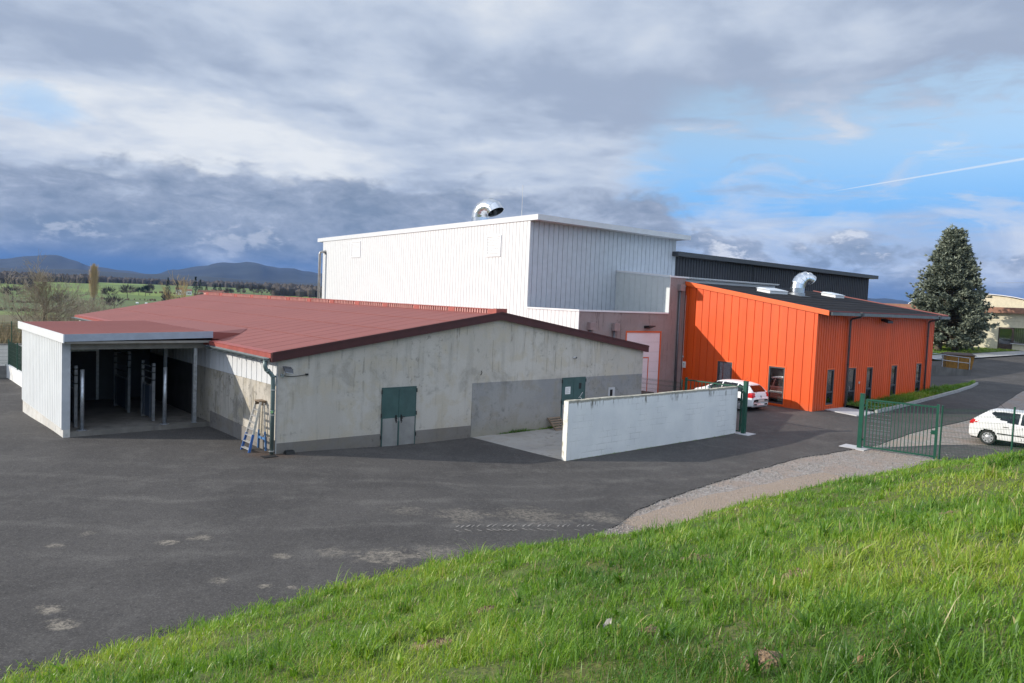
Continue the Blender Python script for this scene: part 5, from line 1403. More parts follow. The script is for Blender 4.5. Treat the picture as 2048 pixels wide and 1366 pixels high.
    for k in G:
        bmq = G[k]
        # weld the grid so it shades smoothly
        idx, vv, mp = {}, [], []
        for p in bmq.v:
            kk = (round(p[0], 4), round(p[1], 4), round(p[2], 4))
            if kk not in idx: idx[kk] = len(vv); vv.append(p)
            mp.append(idx[kk])
        bmq.v = vv; bmq.f = [[a for a in dict.fromkeys(mp[i] for i in f)] for f in bmq.f]
        keep = [i for i, f in enumerate(bmq.f) if len(f) > 2]
        bmq.f = [bmq.f[i] for i in keep]; bmq.mi = [bmq.mi[i] for i in keep]
        o = t.part(nm[k], bmq, mt[k], smooth=True)
        if k == 'body': body = o
    # inside, arches, wheels
    m = MB(); m.box(-1.45, .9, -.62, .62, .30, .86)
    for x in (-.75, .25):
        for y in (-.34, .34): m.box(x - .12, x + .12, y - .22, y + .22, .86, 1.18); m.box(x - .08, x + .04, y - .12, y + .12, 1.18, 1.34)
    m.box(.75, .95, -.6, .6, .8, .98)
    t.part('interior', m, M['seat'])
    m = MB(); m.box(-1.9, 1.9, -.62, .62, .20, .29); t.part('underbody', m, M['black'])
    for w_ in wx:
        for s_ in (1, -1):
            m = MB(); nseg = 20
            for k in range(nseg):
                a, b = math.pi * (k - 1) / (nseg - 2), math.pi * k / (nseg - 2)
                A_ = [(w_ + .362 * math.cos(q), s_ * y_, .29 + .362 * math.sin(q)) for q, y_ in ((a, .42), (b, .42), (b, .80), (a, .80))]; m.face(A_)
            m.face([(w_ + .362 * math.cos(math.pi * 2 * k / 20), s_ * .42, .29 + .362 * math.sin(math.pi * 2 * k / 20)) for k in range(20)])
            t.part('wheel_arch', m, M['black'])
            m = MB(); yo = s_ * .815; yi = s_ * .62; prof = ((.20, yi), (.285, yi), (.305, yi + s_ * .03), (.305, yo - s_ * .04), (.285, yo - s_ * .005), (.225, yo), (.205, yo - s_ * .02))
            N = 36
            for (ra, ya2), (rb, yb2) in zip(prof, prof[1:]):
                for k in range(N):
                    a, b = 2 * math.pi * k / N, 2 * math.pi * (k + 1) / N
                    m.face([(w_ + ra * math.cos(a), ya2, .305 + ra * math.sin(a)), (w_ + ra * math.cos(b), ya2, .305 + ra * math.sin(b)), (w_ + rb * math.cos(b), yb2, .305 + rb * math.sin(b)), (w_ + rb * math.cos(a), yb2, .305 + rb * math.sin(a))])
            wh = t.part('wheel', m, M['rubber'])
            m = MB(); m.tube([(w_, yo - s_ * .09, .305), (w_, yo - s_ * .018, .305)], [.212, .212], 36); m.tube([(w_, yo - s_ * .017, .305), (w_, yo - s_ * .004, .305)], [.09, .05], 20)
            t.part('wheel_cover', m, M['alloy'], wh)
            m = MB()
            for k in range(spec['holes']):
                a = 2 * math.pi * (k + .5) / spec['holes']; c_, s2 = math.cos(a), math.sin(a); ra, rb, hw_ = spec['hole_r']
                P = [(w_ + r * c_ - h * s2, yo - s_ * .0165, .305 + r * s2 + h * c_) for r, h in ((ra, -hw_ * .6), (rb, -hw_), (rb, hw_), (ra, hw_ * .6))]
                m.face(P if s_ < 0 else P[::-1])
            t.part('cover_holes', m, M['black'], wh)
    # fittings
    m = MB(); m.box(-2.035, -1.985, -.26, .26, spec['pz'], spec['pz'] + .11); t.part('number_plate', m, M['plate'])
    m = MB()
    for s_ in (1, -1):
        for x in (-.62, .30): m.box(x - .10, x + .10, s_ * interp(WW, x) * .985 - .012, s_ * interp(WW, x) * .985 + .018, .80, .825)
    t.part('door_handle', m, spec['handle'])
    m = MB()
    for s_ in (1, -1): m.box(-.92, .95, s_ * interp(WW, 0) - .012, s_ * interp(WW, 0) + .016, .50, .545)
    if spec['mould']: t.part('side_moulding', m, M['black'])
    for s_ in (1, -1):
        m = MB(); m.hexa([(.62, s_ * .80, .93), (.78, s_ * .80, .93), (.80, s_ * 1.0, .95), (.66, s_ * 1.0, .95)], [(.62, s_ * .80, 1.03), (.76, s_ * .80, 1.05), (.76, s_ * 1.0, 1.08), (.66, s_ * 1.0, 1.08)]); t.part('door_mirror', m, body_m)
    m = MB(); m.tube([(-.9, 0, interp(ZT, -.9) - .02), (-1.15, 0, interp(ZT, -.9) + .22)], .007, 6); t.part('aerial', m, M['black'])
    m = MB()
    for s_ in (1, -1):
        for xq in (-.98, -.05, .92):
            m.bar((xq, s_ * interp(WW, xq) * 1.002, .36), (xq, s_ * interp(WW, xq) * .978, .88), .006, .012)
    t.part('door_gap', m, M['black'])
    if spec.get('badge'):
        m = MB(); m.hexa([(-1.985, .0, .74), (-1.985, .05, .80), (-1.975, .0, .86), (-1.985, -.05, .80)], [(-2.02, .0, .74), (-2.01, .05, .80), (-1.995, .0, .86), (-2.01, -.05, .80)]); t.part('badge', m, M['emblem'])
    m = MB(); m.bar((-1.80, .05, 1.13), (-1.93, .38, .975), .02, .02); t.part('wiper', m, M['black'])
    m = MB()
    for s_ in (1, -1): m.box(-2.01, -1.9, s_ * .46 - .12, s_ * .46 + .12, .36, .42)
    t.part('bumper_vent', m, M['black'])
    return t
S1 = dict(zt=[(-2, .66), (-1.985, .80), (-1.95, .95), (-1.84, 1.11), (-1.66, 1.30), (-1.5, 1.41), (-1.1, 1.475), (-.3, 1.495), (.2, 1.465), (.5, 1.39), (.8, 1.21), (1.1, 1.02), (1.3, .96), (1.6, .88), (1.85, .75), (1.97, .60), (2, .48)],
          zb=[(-2, .92), (-1.4, .95), (0, .92), (1, .89), (2, .8)], w=[(-2, .66), (-1.95, .75), (-1.75, .82), (-1.3, .855), (0, .85), (1.2, .85), (1.6, .82), (1.85, .72), (1.97, .58), (2, .45)],
          zs=[(-2, .36), (-1.92, .27), (-1.6, .22), (1.6, .22), (1.9, .28), (2, .36)], wr=.57, wx=(-1.25, 1.28),
          side=[[(-1.42, 1.02), (-1.30, 1.30), (-1.02, 1.385), (-1.02, .975)], [(-.97, .97), (-.97, 1.39), (-.07, 1.40), (-.07, .955)], [(0.0, .95), (0.0, 1.395), (.34, 1.37), (.86, 1.02), (.84, .935)]],
          rear=(-1.50, 1.02, 1.34, .54), ws=(.42, 1.06), tail=[(-2.1, .72), (-2.1, .99), (-1.80, 1.0), (-1.66, .93), (-1.75, .74)], taily=.50, head=[(1.45, .66), (1.45, .84), (1.95, .76), (1.99, .60)],
          paint=M['car_white'], handle=M['car_white'], mould=False, holes=10, hole_r=(.10, .185, .018), pz=.52, badge=True)
S2 = dict(S1); S2.update(zt=[(-2, .64), (-1.985, .78), (-1.95, .93), (-1.82, 1.04), (-1.60, 1.22), (-1.38, 1.39), (-1.28, 1.43), (-.9, 1.465), (-.3, 1.475), (.2, 1.45), (.5, 1.38), (.8, 1.21), (1.1, 1.03), (1.3, .95), (1.6, .86), (1.85, .72), (1.97, .58), (2, .46)],
          zb=[(-2, .90), (-1.4, .99), (-.6, .95), (.6, .86), (2, .78)],
          side=[[(-1.22, 1.30), (-1.12, 1.37), (-.20, 1.385), (-.20, .965), (-.55, 1.01), (-.98, 1.13)], [(-.13, .955), (-.13, 1.385), (.34, 1.36), (.88, 1.0), (.86, .905)]],
          rear=(-1.40, 1.02, 1.34, .58), tail=[(-2.1, .74), (-2.1, .97), (-1.84, 1.0), (-1.58, .94), (-1.82, .82)], taily=.52,
          paint=M['car_white_b'], handle=M['black'], mould=True, holes=8, hole_r=(.135, .185, .030), badge=False)
car('white hatchback parked against the orange wall, its rear lamp showing beside the white block wall', (11.52, 39.30, ground(11.87, 39.28) + .0), YH + math.pi / 2, .97, S1)
car('dusty white hatchback cut by the right edge of the photo, parked behind the wire fence', (21.08, 30.12, ground(20.5, 30.4) + .01), YB - math.pi / 2, 1.0, S2)

# ================================================================ far right: ramp wall, skip, house
rw = Thing('ramp_wall', 'low streaked concrete ramp wall with a tube railing beyond the orange building', 'wall', FW, (33, 58.7, .5))
q0, q1 = Vector((30.5, 57.6, 0)), Vector((36.9, 60.0, 0)); dd = (q1 - q0).normalized(); nn = Vector((dd.y, -dd.x, 0))
def P3(t_, z, o_=0): v = q0 + dd * t_ - nn * o_; return (v.x, v.y, z)
Lw = (q1 - q0).length
mb = MB(); mb.hexa([P3(0, 0), P3(Lw, 0), P3(Lw, 0, .2), P3(0, 0, .2)], [P3(0, 1.62), P3(Lw, 1.05), P3(Lw, 1.05, .2), P3(0, 1.62, .2)]); rw.part('wall_face', mb, M['stain_conc'])
mb = MB()
for t_ in (0.3, Lw * .55, Lw - .08): zt_ = 1.6 - .57 * t_ / Lw; mb.tube([P3(t_, zt_ - .1, .1), P3(t_, zt_ + 1.0, .1)], .035, 6)
for h_ in (.97, .55): mb.tube([P3(0, 1.6 + h_, .1), P3(Lw - .08, 1.04 + h_, .1)], .03, 6)
mb.tube([P3(Lw - .08, 2.0, .1), P3(Lw + .4, 2.0, 1.5), P3(Lw + .4, 1.0, 1.5)], .03, 6)
rw.part('railing', mb, M['galv'])
sk = Thing('skip', 'ochre brown metal waste skip standing behind the concrete ramp wall', 'skip', (Vector((38.5, 64.6, ground(38.5, 64.6))), rad(-18)), (0, 0, 0))
mb = MB(); mb.hexa([(-.95, -.6, .1), (.95, -.6, .1), (.95, .6, .1), (-.95, .6, .1)], [(-1.1, -.75, 1.25), (1.1, -.75, 1.25), (1.1, .75, 1.25), (-1.1, .75, 1.25)]); sk.part('tub', mb, M['bin'])
mb = MB(); mb.box(-1.2, 1.2, -.85, .85, 1.26, 1.33); mb.hexa([(-1.15, -.8, 1.331), (1.15, -.8, 1.331), (1.15, .8, 1.331), (-1.15, .8, 1.331)], [(-.9, -.3, 1.48), (.9, -.3, 1.48), (.9, .3, 1.48), (-.9, .3, 1.48)]); sk.part('lid', mb, M['wood_dark'])
mb = MB()
for x in (-.75, 0, .75): mb.bar((x * 1.0, -.62, .12), (x * 1.1, -.765, 1.22), .07, .05)
sk.part('rib', mb, M['bin'])

hs = Thing('cream_house', 'cream rendered flat roofed house with brown fascia, partly behind the big conifer', 'house', (Vector((47.5, 90.3, 1.6)), rad(-33)), (0, 0, 0))
# local x to the right along the front, y away from us
mb = MB()
fx = ((-14, 9.2, -1, 4.3), (9.2, 10.6, 2.7, 4.3), (10.6, 15.5, 2.7, 4.3), (10.6, 15.5, -1, .95), (15.5, 24, -1, 4.3))
for a, b, z0, z1 in fx: mb.box(a, b, 0, .35, z0, z1)
mb.box(-14, -13.7, .36, 9, -1, 4.3); mb.box(23.7, 24, .36, 9, -1, 4.3); mb.box(-14, 24, 9.0, 9.3, -1, 4.3)
hs.part('wall', mb, M['cream'])
mb = MB(); mb.box(-14.5, 24.5, -.55, 9.6, 4.305, 4.95); hs.part('roof_fascia', mb, M['fascia_brown'])
mb = MB(); mb.box(-14, 24, -.03, -.001, 3.42, 3.52); hs.part('string_course', mb, M['cream'])
mb = MB(); mb.box(9.22, 9.32, .05, .2, -.2, 2.69); mb.box(10.48, 10.59, .05, .2, -.2, 2.69); mb.box(9.33, 10.47, .05, .2, 2.55, 2.69); mb.box(9.33, 10.47, .1, .16, -.2, .8); q = hs.part('door', mb, M['wood_dark'])
mb = MB(); mb.box(9.33, 10.47, .12, .14, .81, 2.54); hs.part('glass', mb, M['glass'], q)
mb = MB()
for x in (10.6, 12.2, 13.8, 15.4): mb.box(x, x + .1, .05, .2, .96, 2.69)
mb.box(10.6, 15.5, .04, .21, .951, 1.03); q = hs.part('window', mb, M['wood_dark'])
mb = MB(); mb.box(10.7, 15.4, .12, .14, 1.03, 2.69); hs.part('glass', mb, M['glass'], q)
mb = MB()
for i in range(24): x = 10.75 + i * .19; mb.box(x, x + .12, .5 + (i % 2) * .06, .55 + (i % 2) * .06, 1.0, 2.65)
hs.part('curtain', mb, M['curtain'], q)
mb = MB(); mb.box(10.4, 15.8, -.25, -.001, .87, .95); hs.part('sill', mb, M['pale_slab'], q)
mb = MB(); mb.box(8.6, 9.0, -.25, -.001, 2.95, 3.1); hs.part('wall_lamp', mb, M['black'])
mb = MB(); mb.box(-13, 23, .6, .7, -1, 4.2); hs.part('inner_partition', mb, paint('inner_wall_paint', (.10, .095, .09), .8))
mb = MB(); n_ = 20
for i in range(n_):
    a, b = 2 * math.pi * i / n_, 2 * math.pi * (i + 1) / n_
    mb.face([(12.1, .2, 5.75), (12.1 + .5 * math.cos(a), .08, 5.75 + .5 * math.sin(a)), (12.1 + .5 * math.cos(b), .08, 5.75 + .5 * math.sin(b))])
mb.tube([(12.1, .25, 4.95), (12.1, .25, 5.7)], .03, 6); hs.part('satellite_dish', mb, M['pale_slab'])
mb = MB(); mb.tube([(12.2, .6, 4.95), (12.2, .6, 7.9)], .035, 6); mb.tube([(8.6, 1.2, 7.75), (12.9, .5, 7.85)], .02, 5)
for i in range(9): x = 8.8 + i * .45; mb.tube([(x, 1.0 - i * .06, 7.75 - .0), (x, 1.0 - i * .06 - .5, 7.75)], .012, 4); mb.tube([(x, 1.0 - i * .06, 7.75), (x, 1.0 - i * .06 + .5, 7.75)], .012, 4)
hs.part('aerial', mb, M['galv'])
va = Thing('vaulted_shed', 'shed with a low curved white roof rising behind the cream house', 'shed', (Vector((60, 98, 1.8)), rad(-33)), (0, 0, 0))
mb = MB(); n_ = 16; Rv = 7.5
for i in range(n_):
    a, b = math.pi * i / n_, math.pi * (i + 1) / n_
    mb.hexa([(-Rv * math.cos(a), -2, 4.6 + 1.9 * math.sin(a)), (-Rv * math.cos(b), -2, 4.6 + 1.9 * math.sin(b)), (-Rv * math.cos(b), 14, 4.6 + 1.9 * math.sin(b)), (-Rv * math.cos(a), 14, 4.6 + 1.9 * math.sin(a))], [(-Rv * 1.01 * math.cos(a), -2, 4.65 + 1.95 * math.sin(a)), (-Rv * 1.01 * math.cos(b), -2, 4.65 + 1.95 * math.sin(b)), (-Rv * 1.01 * math.cos(b), 14, 4.65 + 1.95 * math.sin(b)), (-Rv * 1.01 * math.cos(a), 14, 4.65 + 1.95 * math.sin(a))])
va.part('roof', mb, M['white_trim'])
mb = MB(); mb.box(-7.4, 7.4, -1.8, 13.8, -1, 4.55); mb.hexa([(-7.3 * math.cos(math.pi * i / 12), -1.8, 4.56 + 1.85 * math.sin(math.pi * i / 12)) for i in range(13)], [(-7.3 * math.cos(math.pi * i / 12), -1.6, 4.56 + 1.85 * math.sin(math.pi * i / 12)) for i in range(13)]); va.part('wall', mb, M['cream'])
# ================================================================ vegetation
def set_tint(me, arr):
    a = me.attributes.new('tint', 'FLOAT', 'POINT'); a.data.foreach_set('value', np.asarray(arr, dtype=np.float32))
def mesh_np(name, V, tris, mat, tint=None):
    me = bpy.data.meshes.new(name); n, f = len(V), len(tris)
    me.vertices.add(n); me.vertices.foreach_set('co', np.asarray(V, np.float32).ravel())
    me.loops.add(f * 3); me.loops.foreach_set('vertex_index', np.asarray(tris, np.int32).ravel())
    me.polygons.add(f); me.polygons.foreach_set('loop_start', np.arange(f, dtype=np.int32) * 3)
    try: me.polygons.foreach_set('loop_total', np.full(f, 3, np.int32))
    except Exception: pass
    me.materials.append(mat); me.update(calc_edges=True)
    if tint is not None: set_tint(me, tint)
    o = bpy.data.objects.new(name, me); C.objects.link(o); return o
rng = np.random.default_rng(5)
MOLES = [(2.59, 9.91, .34, .13, 'light brown molehill in the middle of the grass bank, the widest one'), (3.21, 7.98, .24, .07, 'low molehill among long grass right of the widest molehill'), (-.66, 7.45, .26, .06, 'flat brown molehill at the lower left part of the grass bank'),
         (1.25, 6.13, .17, .08, 'small brown molehill close behind a pale dry leaf'), (1.73, 4.86, .19, .09, 'round brown molehill nearest to the bottom edge of the photo'), (7.77, 12.97, .33, .07, 'half overgrown molehill high on the right side of the grass bank'), (-.2, 8.6, .22, .06, 'faint molehill half hidden by grass left of the centre')]
def blades(pts, zf, dist, lo, hi, wk, lean_bias=(.07, .0), tint_shift=0):
    n = len(pts); x, y = pts[:, 0], pts[:, 1]
    z = np.array([zf(a, b) for a, b in pts])
    cl = np.array([mnoise.noise(Vector((a * 1.3, b * 1.3, 7))) for a, b in pts]); c2 = np.array([mnoise.noise(Vector((a * 3.6, b * 3.6, 2))) for a, b in pts])
    L = (lo + (hi - lo) * rng.random(n) ** 1.7) * np.clip(1 + .9 * cl + 1.0 * c2, .28, 2.3)
    w = wk[0] + wk[1] * dist; w = w * rng.uniform(.6, 1.25, n)
    th = rng.uniform(0, 2 * np.pi, n); bend = rng.uniform(.15, .95, n) * (1 + .3 * cl)
    dx, dy = np.cos(th) * bend + lean_bias[0], np.sin(th) * bend + lean_bias[1]
    ph = th + np.pi / 2 + rng.normal(0, .5, n); wx, wy = np.cos(ph) * w, np.sin(ph) * w
    V = np.zeros((n, 7, 3)); 
    for i, (t_, ww) in enumerate(((0, 1.0), (.38, .9), (.75, .6))):
        o = t_ ** 1.7
        cx, cy, cz = x + dx * L * o, y + dy * L * o, z - .015 + L * (t_ - .28 * bend * t_ * t_)
        V[:, 2 * i, 0] = cx - wx * ww; V[:, 2 * i, 1] = cy - wy * ww; V[:, 2 * i, 2] = cz
        V[:, 2 * i + 1, 0] = cx + wx * ww; V[:, 2 * i + 1, 1] = cy + wy * ww; V[:, 2 * i + 1, 2] = cz
    V[:, 6, 0] = x + dx * L; V[:, 6, 1] = y + dy * L; V[:, 6, 2] = z - .015 + L * (1 - .42 * bend)
    T = np.array([[0, 1, 3], [0, 3, 2], [2, 3, 5], [2, 5, 4], [4, 5, 6]])
    tris = (np.arange(n)[:, None, None] * 7 + T[None]).reshape(-1, 3)
    patch = np.array([mnoise.noise(Vector((a * .35, b * .35, 11))) for a, b in pts])
    tint = np.clip(.38 + .55 * patch + .3 * c2 * 0 + rng.normal(0, .16, n) + tint_shift, 0, .84)
    dead = rng.random(n) < (.035 + .11 * np.clip(patch, 0, 1)); tint[dead] = .98
    return V.reshape(-1, 3), tris, np.repeat(tint, 7)
def grass_bank():
    N = 440000
    r = 3.0 + (40 - 3.0) * rng.random(N) ** 1.55; a = np.radians(rng.uniform(-43, 43, N))
    side = np.arange(N) >= 375000; a[side] = np.radians(rng.uniform(41, 72, side.sum()) * np.where(rng.random(side.sum()) < .75, 1, -1)); r[side] = 2.5 + 16 * rng.random(side.sum()) ** 1.3
    x, y = r * np.sin(a), r * np.cos(a)
    keep = []
    for i in range(N):
        xb, yb = to_b(x[i], y[i]); s = toe(xb) - yb
        if s < .02 + .10 * mnoise.noise(Vector((xb * 2.3, 3, 1))) or xb > 21.5: continue
        if mnoise.noise(Vector((x[i] * .9, y[i] * .9, 21))) < -.46 and rng.random() < .7: continue
        if any((x[i] - q[0]) ** 2 + (y[i] - q[1]) ** 2 < (q[2] * .75) ** 2 and rng.random() < .85 for q in MOLES): continue
        keep.append(i)
    P = np.stack([x[keep], y[keep]], 1); d = r[keep]
    V, T, ti = blades(P, lambda a_, b_: bankz(a_, b_), d, .035, .175, (.0016, .00042))
    o = mesh_np('grass', V, T, M['grass'], ti); o['kind'] = 'stuff'
    print('grass blades', len(keep))
grass_bank()
def tufts():
    V0, T0_, t0, off = [], [], [], 0
    n = 0
    while n < 420:
        r = 3.6 + 22 * rng.random() ** 1.5; a = math.radians(rng.uniform(-40, 40)); x, y = r * math.sin(a), r * math.cos(a); xb, yb = to_b(x, y)
        if toe(xb) - yb < .9 or xb > 18 or mnoise.noise(Vector((x * .5, y * .5, 31))) < -.15: continue
        n += 1; k = int(rng.integers(28, 75)); sz = rng.uniform(.05, .16)
        P = np.stack([x + rng.normal(0, sz, k), y + rng.normal(0, sz, k)], 1)
        V, T, ti = blades(P, lambda a_, b_: bankz(a_, b_), np.full(k, r), .14, .32, (.0022, .00042), (.05, .0), rng.uniform(-.28, .12))
        V0.append(V); T0_.append(T + off); t0.append(ti); off += len(V)
    o = mesh_np('grass', np.concatenate(V0), np.concatenate(T0_), M['grass'], np.concatenate(t0)); o['kind'] = 'stuff'
tufts()
def thatch():
    N = 120000; r = 3.0 + 22 * rng.random(N) ** 1.5; a = np.radians(rng.uniform(-42, 42, N)); x, y = r * np.sin(a), r * np.cos(a)
    keep = [i for i in range(N) if (lambda q: toe(q[0]) - q[1] > .1 and q[0] < 19)(to_b(x[i], y[i])) and mnoise.noise(Vector((x[i] * .8, y[i] * .8, 41))) > .02]
    V, T, ti = blades(np.stack([x[keep], y[keep]], 1), lambda a_, b_: bankz(a_, b_), r[keep], .03, .09, (.0016, .0004), (.03, 0), .16)
    o = mesh_np('grass', V, T, M['grass'], ti); o['kind'] = 'stuff'
thatch()
def weeds():
    V0, T0_, t0, off = [], [], [], 0
    n = 0
    while n < 150:
        r = 3.8 + 12 * rng.random() ** 1.3; a = math.radians(rng.uniform(-40, 40)); x, y = r * math.sin(a), r * math.cos(a); xb, yb = to_b(x, y)
        if toe(xb) - yb < .6 or xb > 17: continue
        n += 1; k = int(rng.integers(7, 16)); P = np.stack([x + rng.normal(0, .02, k), y + rng.normal(0, .02, k)], 1)
        V, T, ti = blades(P, lambda a_, b_: bankz(a_, b_) + .05, np.full(k, r), .09, .19, (.009, .0006), (.0, .0), -.1)
        V0.append(V); T0_.append(T + off); t0.append(ti); off += len(V)
    o = mesh_np('weeds', np.concatenate(V0), np.concatenate(T0_), M['grass'], np.concatenate(t0)); o['kind'] = 'stuff'
weeds()
def grass_patch(n, region, zf, lo, hi, w, shift=0, bias=(.08, 0)):
    P = np.array([region() for _ in range(n)]); V, T, ti = blades(P, zf, np.full(n, 1.0), lo, hi, (w, 0), bias, shift)
    o = mesh_np('grass', V, T, M['grass'], ti); o['kind'] = 'stuff'
def reg_strip():
    while True:
        u = rng.uniform(3.2, 22.3); k0 = kerby(u) + .1; k1 = -.02 if u < 13.7 else k0 + .2 + (.05 - k0) * sm(22.8, 13.6, u)
        if k1 <= k0: continue
        v = fw(FH, u, rng.uniform(k0, k1)); return (v.x, v.y)
grass_patch(16000, reg_strip, strip_z, .07, .26, .009, -.12)
def reg_lawn():
    i = rng.integers(0, len(far) - 1); t_ = rng.random(); d = rng.uniform(2.3, 12); x = far[i][0] + (far[i + 1][0] - far[i][0]) * t_; y = far[i][1] + (far[i + 1][1] - far[i][1]) * t_
    return (x - d * .45, y + d)
grass_patch(26000, reg_lawn, lambda x, y: ground(x, y) + .17, .05, .14, .025, .05)
# weeds along wall feet
def reg_weed():
    return tuple(fw(FB, rng.uniform(9.2, 12.6), -.03 - abs(rng.normal(0, .05)))[:2])
grass_patch(900, reg_weed, lambda x, y: ground(x, y) + .03, .04, .16, .008, -.25)
def reg_weed2():
    return tuple(fw(FB, rng.uniform(8.2, 18.4), -4.995 - abs(rng.normal(0, .03)))[:2])
grass_patch(500, reg_weed2, lambda x, y: ground(x, y) + .03, .02, .08, .008, -.2)

for mx_, my_, mr, mh, lab in MOLES:
    mr *= .75; mh *= .7
    z0 = bankz(mx_, my_); F = (Vector((mx_, my_, z0)), 0.0); mb = MB(); n, k = 26, 7
    rings = []
    for i in range(k + 1):
        f_ = i / k; ring = []
        for j in range(n):
            a = 2 * math.pi * j / n; rr = mr * (1 - f_) * (1 + .25 * mnoise.noise(Vector((math.cos(a) * 1.5, math.sin(a) * 1.5, mx_))))
            px_, py_ = rr * math.cos(a) * 1.25, rr * math.sin(a) * .85
            zz = bankz(mx_ + px_, my_ + py_) - z0 + mh * (1 - (1 - f_) ** 2) + .035 * mnoise.noise(Vector((px_ * 14, py_ * 14, my_))) * (1 if i else 0) - (.02 if i == 0 else 0)
            ring.append(mb.vert((px_, py_, zz)))
        rings.append(ring)
    for A_, B_ in zip(rings, rings[1:]):
        for j in range(n): mb.idx([A_[j], A_[(j + 1) % n], B_[(j + 1) % n], B_[j]])
    for _ in range(26):
        a, rr = R_.uniform(0, 6.28), mr * R_.uniform(.1, 1.25); cx, cy = rr * math.cos(a), rr * math.sin(a) * .85; s_ = R_.uniform(.008, .025); cz = bankz(mx_ + cx, my_ + cy) - z0 + mh * max(0, 1 - (rr / mr) ** 2) + s_ * .3
        q = [Vector((cx + R_.uniform(-s_, s_), cy + R_.uniform(-s_, s_), cz - s_ * .6)) for _ in range(3)]; q2 = [p + Vector((R_.uniform(-s_, s_) * .6, R_.uniform(-s_, s_) * .6, s_ * 1.3)) for p in q]; mb.hexa(q, q2)
    one('molehill', lab, 'molehill', mb, M['soil'], F, (0, 0, 0), 'molehills in the grass bank')
for (lx, ly, lab, colr) in ((2.21, 4.48, 'curled brown dry leaf standing in the grass near the bottom edge', M['leaf']), (.94, 6.45, 'pale crumpled dry leaf lying in the grass by a molehill', paint('pale_leaf', (.36, .33, .29), .7))):
    mb = MB(); z0 = bankz(lx, ly)
    n = 7
    for i in range(n):
        for s_ in (-1, 1):
            t0, t1 = i / n, (i + 1) / n
            def L_(t_, e): w = .032 * math.sin(math.pi * min(1, t_ * 1.05)) * (1 + .35 * math.sin(t_ * 22)); return (t_ * .11 - .05, e * w, .03 + .05 * t_ + .02 * abs(e) + .012 * math.sin(t_ * 9 + e))
            mb.face([L_(t0, 0), L_(t1, 0), L_(t1, s_), L_(t0, s_)])
    one('dry_leaf', lab, 'leaf', mb, colr, (Vector((lx, ly, z0 + .03)), rad(40)), (0, 0, 0), 'dry leaves in the grass')

# ---------------------------------------------------------------- trees
def branchy(mbT, mbC, base, h, spread, levels=4, seed=1, r0_=.14, kids=(5, 4, 4, 4), up=.35, first=.22, thin=1.0):
    """bare tree: a leader and limbs that fork down to twigs"""
    r = random.Random(seed)
    def limb(p, d, L, rad_, lev):
        pts = [p]; n = 4 if lev < levels - 1 else 2; q = d.copy()
        for i in range(n):
            sg = .05 if lev == 0 else .16
            q = (q + Vector((r.gauss(0, sg), r.gauss(0, sg), r.gauss(.04 * up * 3, .10)))).normalized(); pts.append(pts[-1] + q * (L / n))
        rs = [max(rad_ * (1 - .62 * i / n), .006 * thin) for i in range(n + 1)]
        (mbT if lev == 0 else mbC).tube(pts, rs, 6 if lev < 2 else 3, False)
        if lev >= levels: return
        k = kids[min(lev, len(kids) - 1)]
        for i in range(k):
            f_ = r.uniform(first if lev == 0 else .25, 1.0) if i < k - 1 else 1.0
            j = min(n - 1, int(f_ * n)); pos = pts[j].lerp(pts[j + 1], f_ * n - j)
            ang = r.uniform(.5, 1.05) if f_ < 1 else r.uniform(.1, .4); ph = r.uniform(0, 6.28) + i * 2.4
            dd = (pts[j + 1] - pts[j]).normalized(); u = dd.orthogonal().normalized(); v = dd.cross(u)
            nd = (dd * math.cos(ang) + (u * math.cos(ph) + v * math.sin(ph)) * math.sin(ang) * spread + Vector((0, 0, up * .5))).normalized()
            limb(pos, nd, L * r.uniform(.42, .68) * (1.15 - .4 * f_ if lev == 0 else 1), rs[j] * r.uniform(.5, .72), lev + 1)
    limb(Vector(base), Vector((0, 0, 1)), h * .62, r0_, 0)
def bare_tree(label, x, y, h, seed, group='bare trees behind the shelter', mat='twig', lv=4, kids=(9, 5, 5, 4), spread=1.0, up=.3, thin=1.0, first=.18):
    z = terrain(x, y); t = Thing('bare_tree', label, 'tree', (Vector((x, y, z)), 0.0), (0, 0, 0), group)
    a, b = MB(), MB(); branchy(a, b, (0, 0, -.2), h, spread, lv, seed, h * .017, kids, up, first, thin)
    t.part('trunk', a, M['bark']); t.part('crown', b, M[mat]); return t
bare_tree('bare spreading tree rising just behind the white shelter wall, the nearest tree on the left', -39.6, 62.5, 7.9, 3, lv=4, kids=(18, 8, 6, 4), first=.10, thin=1.5)
bare_tree('bare leaning tree right of the nearest one, behind the far barn eave', -45.6, 80, 8.4, 8, lv=4, kids=(16, 7, 6, 4), first=.12, thin=1.7, up=.15)
bare_tree('pale twiggy bare tree just left of the tall poplar', -52, 92, 8.6, 12, lv=4, kids=(15, 7, 5, 4), thin=1.9)
bare_tree('bare golden twigged birch standing above the red roof edge', -38.5, 88, 9.6, 22, mat='twig_gold', lv=4, kids=(10, 6, 5, 3), up=.6, spread=.6, thin=1.6)
bare_tree('thin bare tree with yellow tips between birch and roof ridge', -35, 96, 8.2, 31, mat='twig_brown', lv=4, kids=(9, 5, 5, 3), up=.5, spread=.7, thin=1.7)
bare_tree('small bare bushy tree at the left edge behind the fences', -52, 70, 6.8, 41, mat='twig_brown', lv=4, kids=(9, 6, 5, 4), thin=1.7)
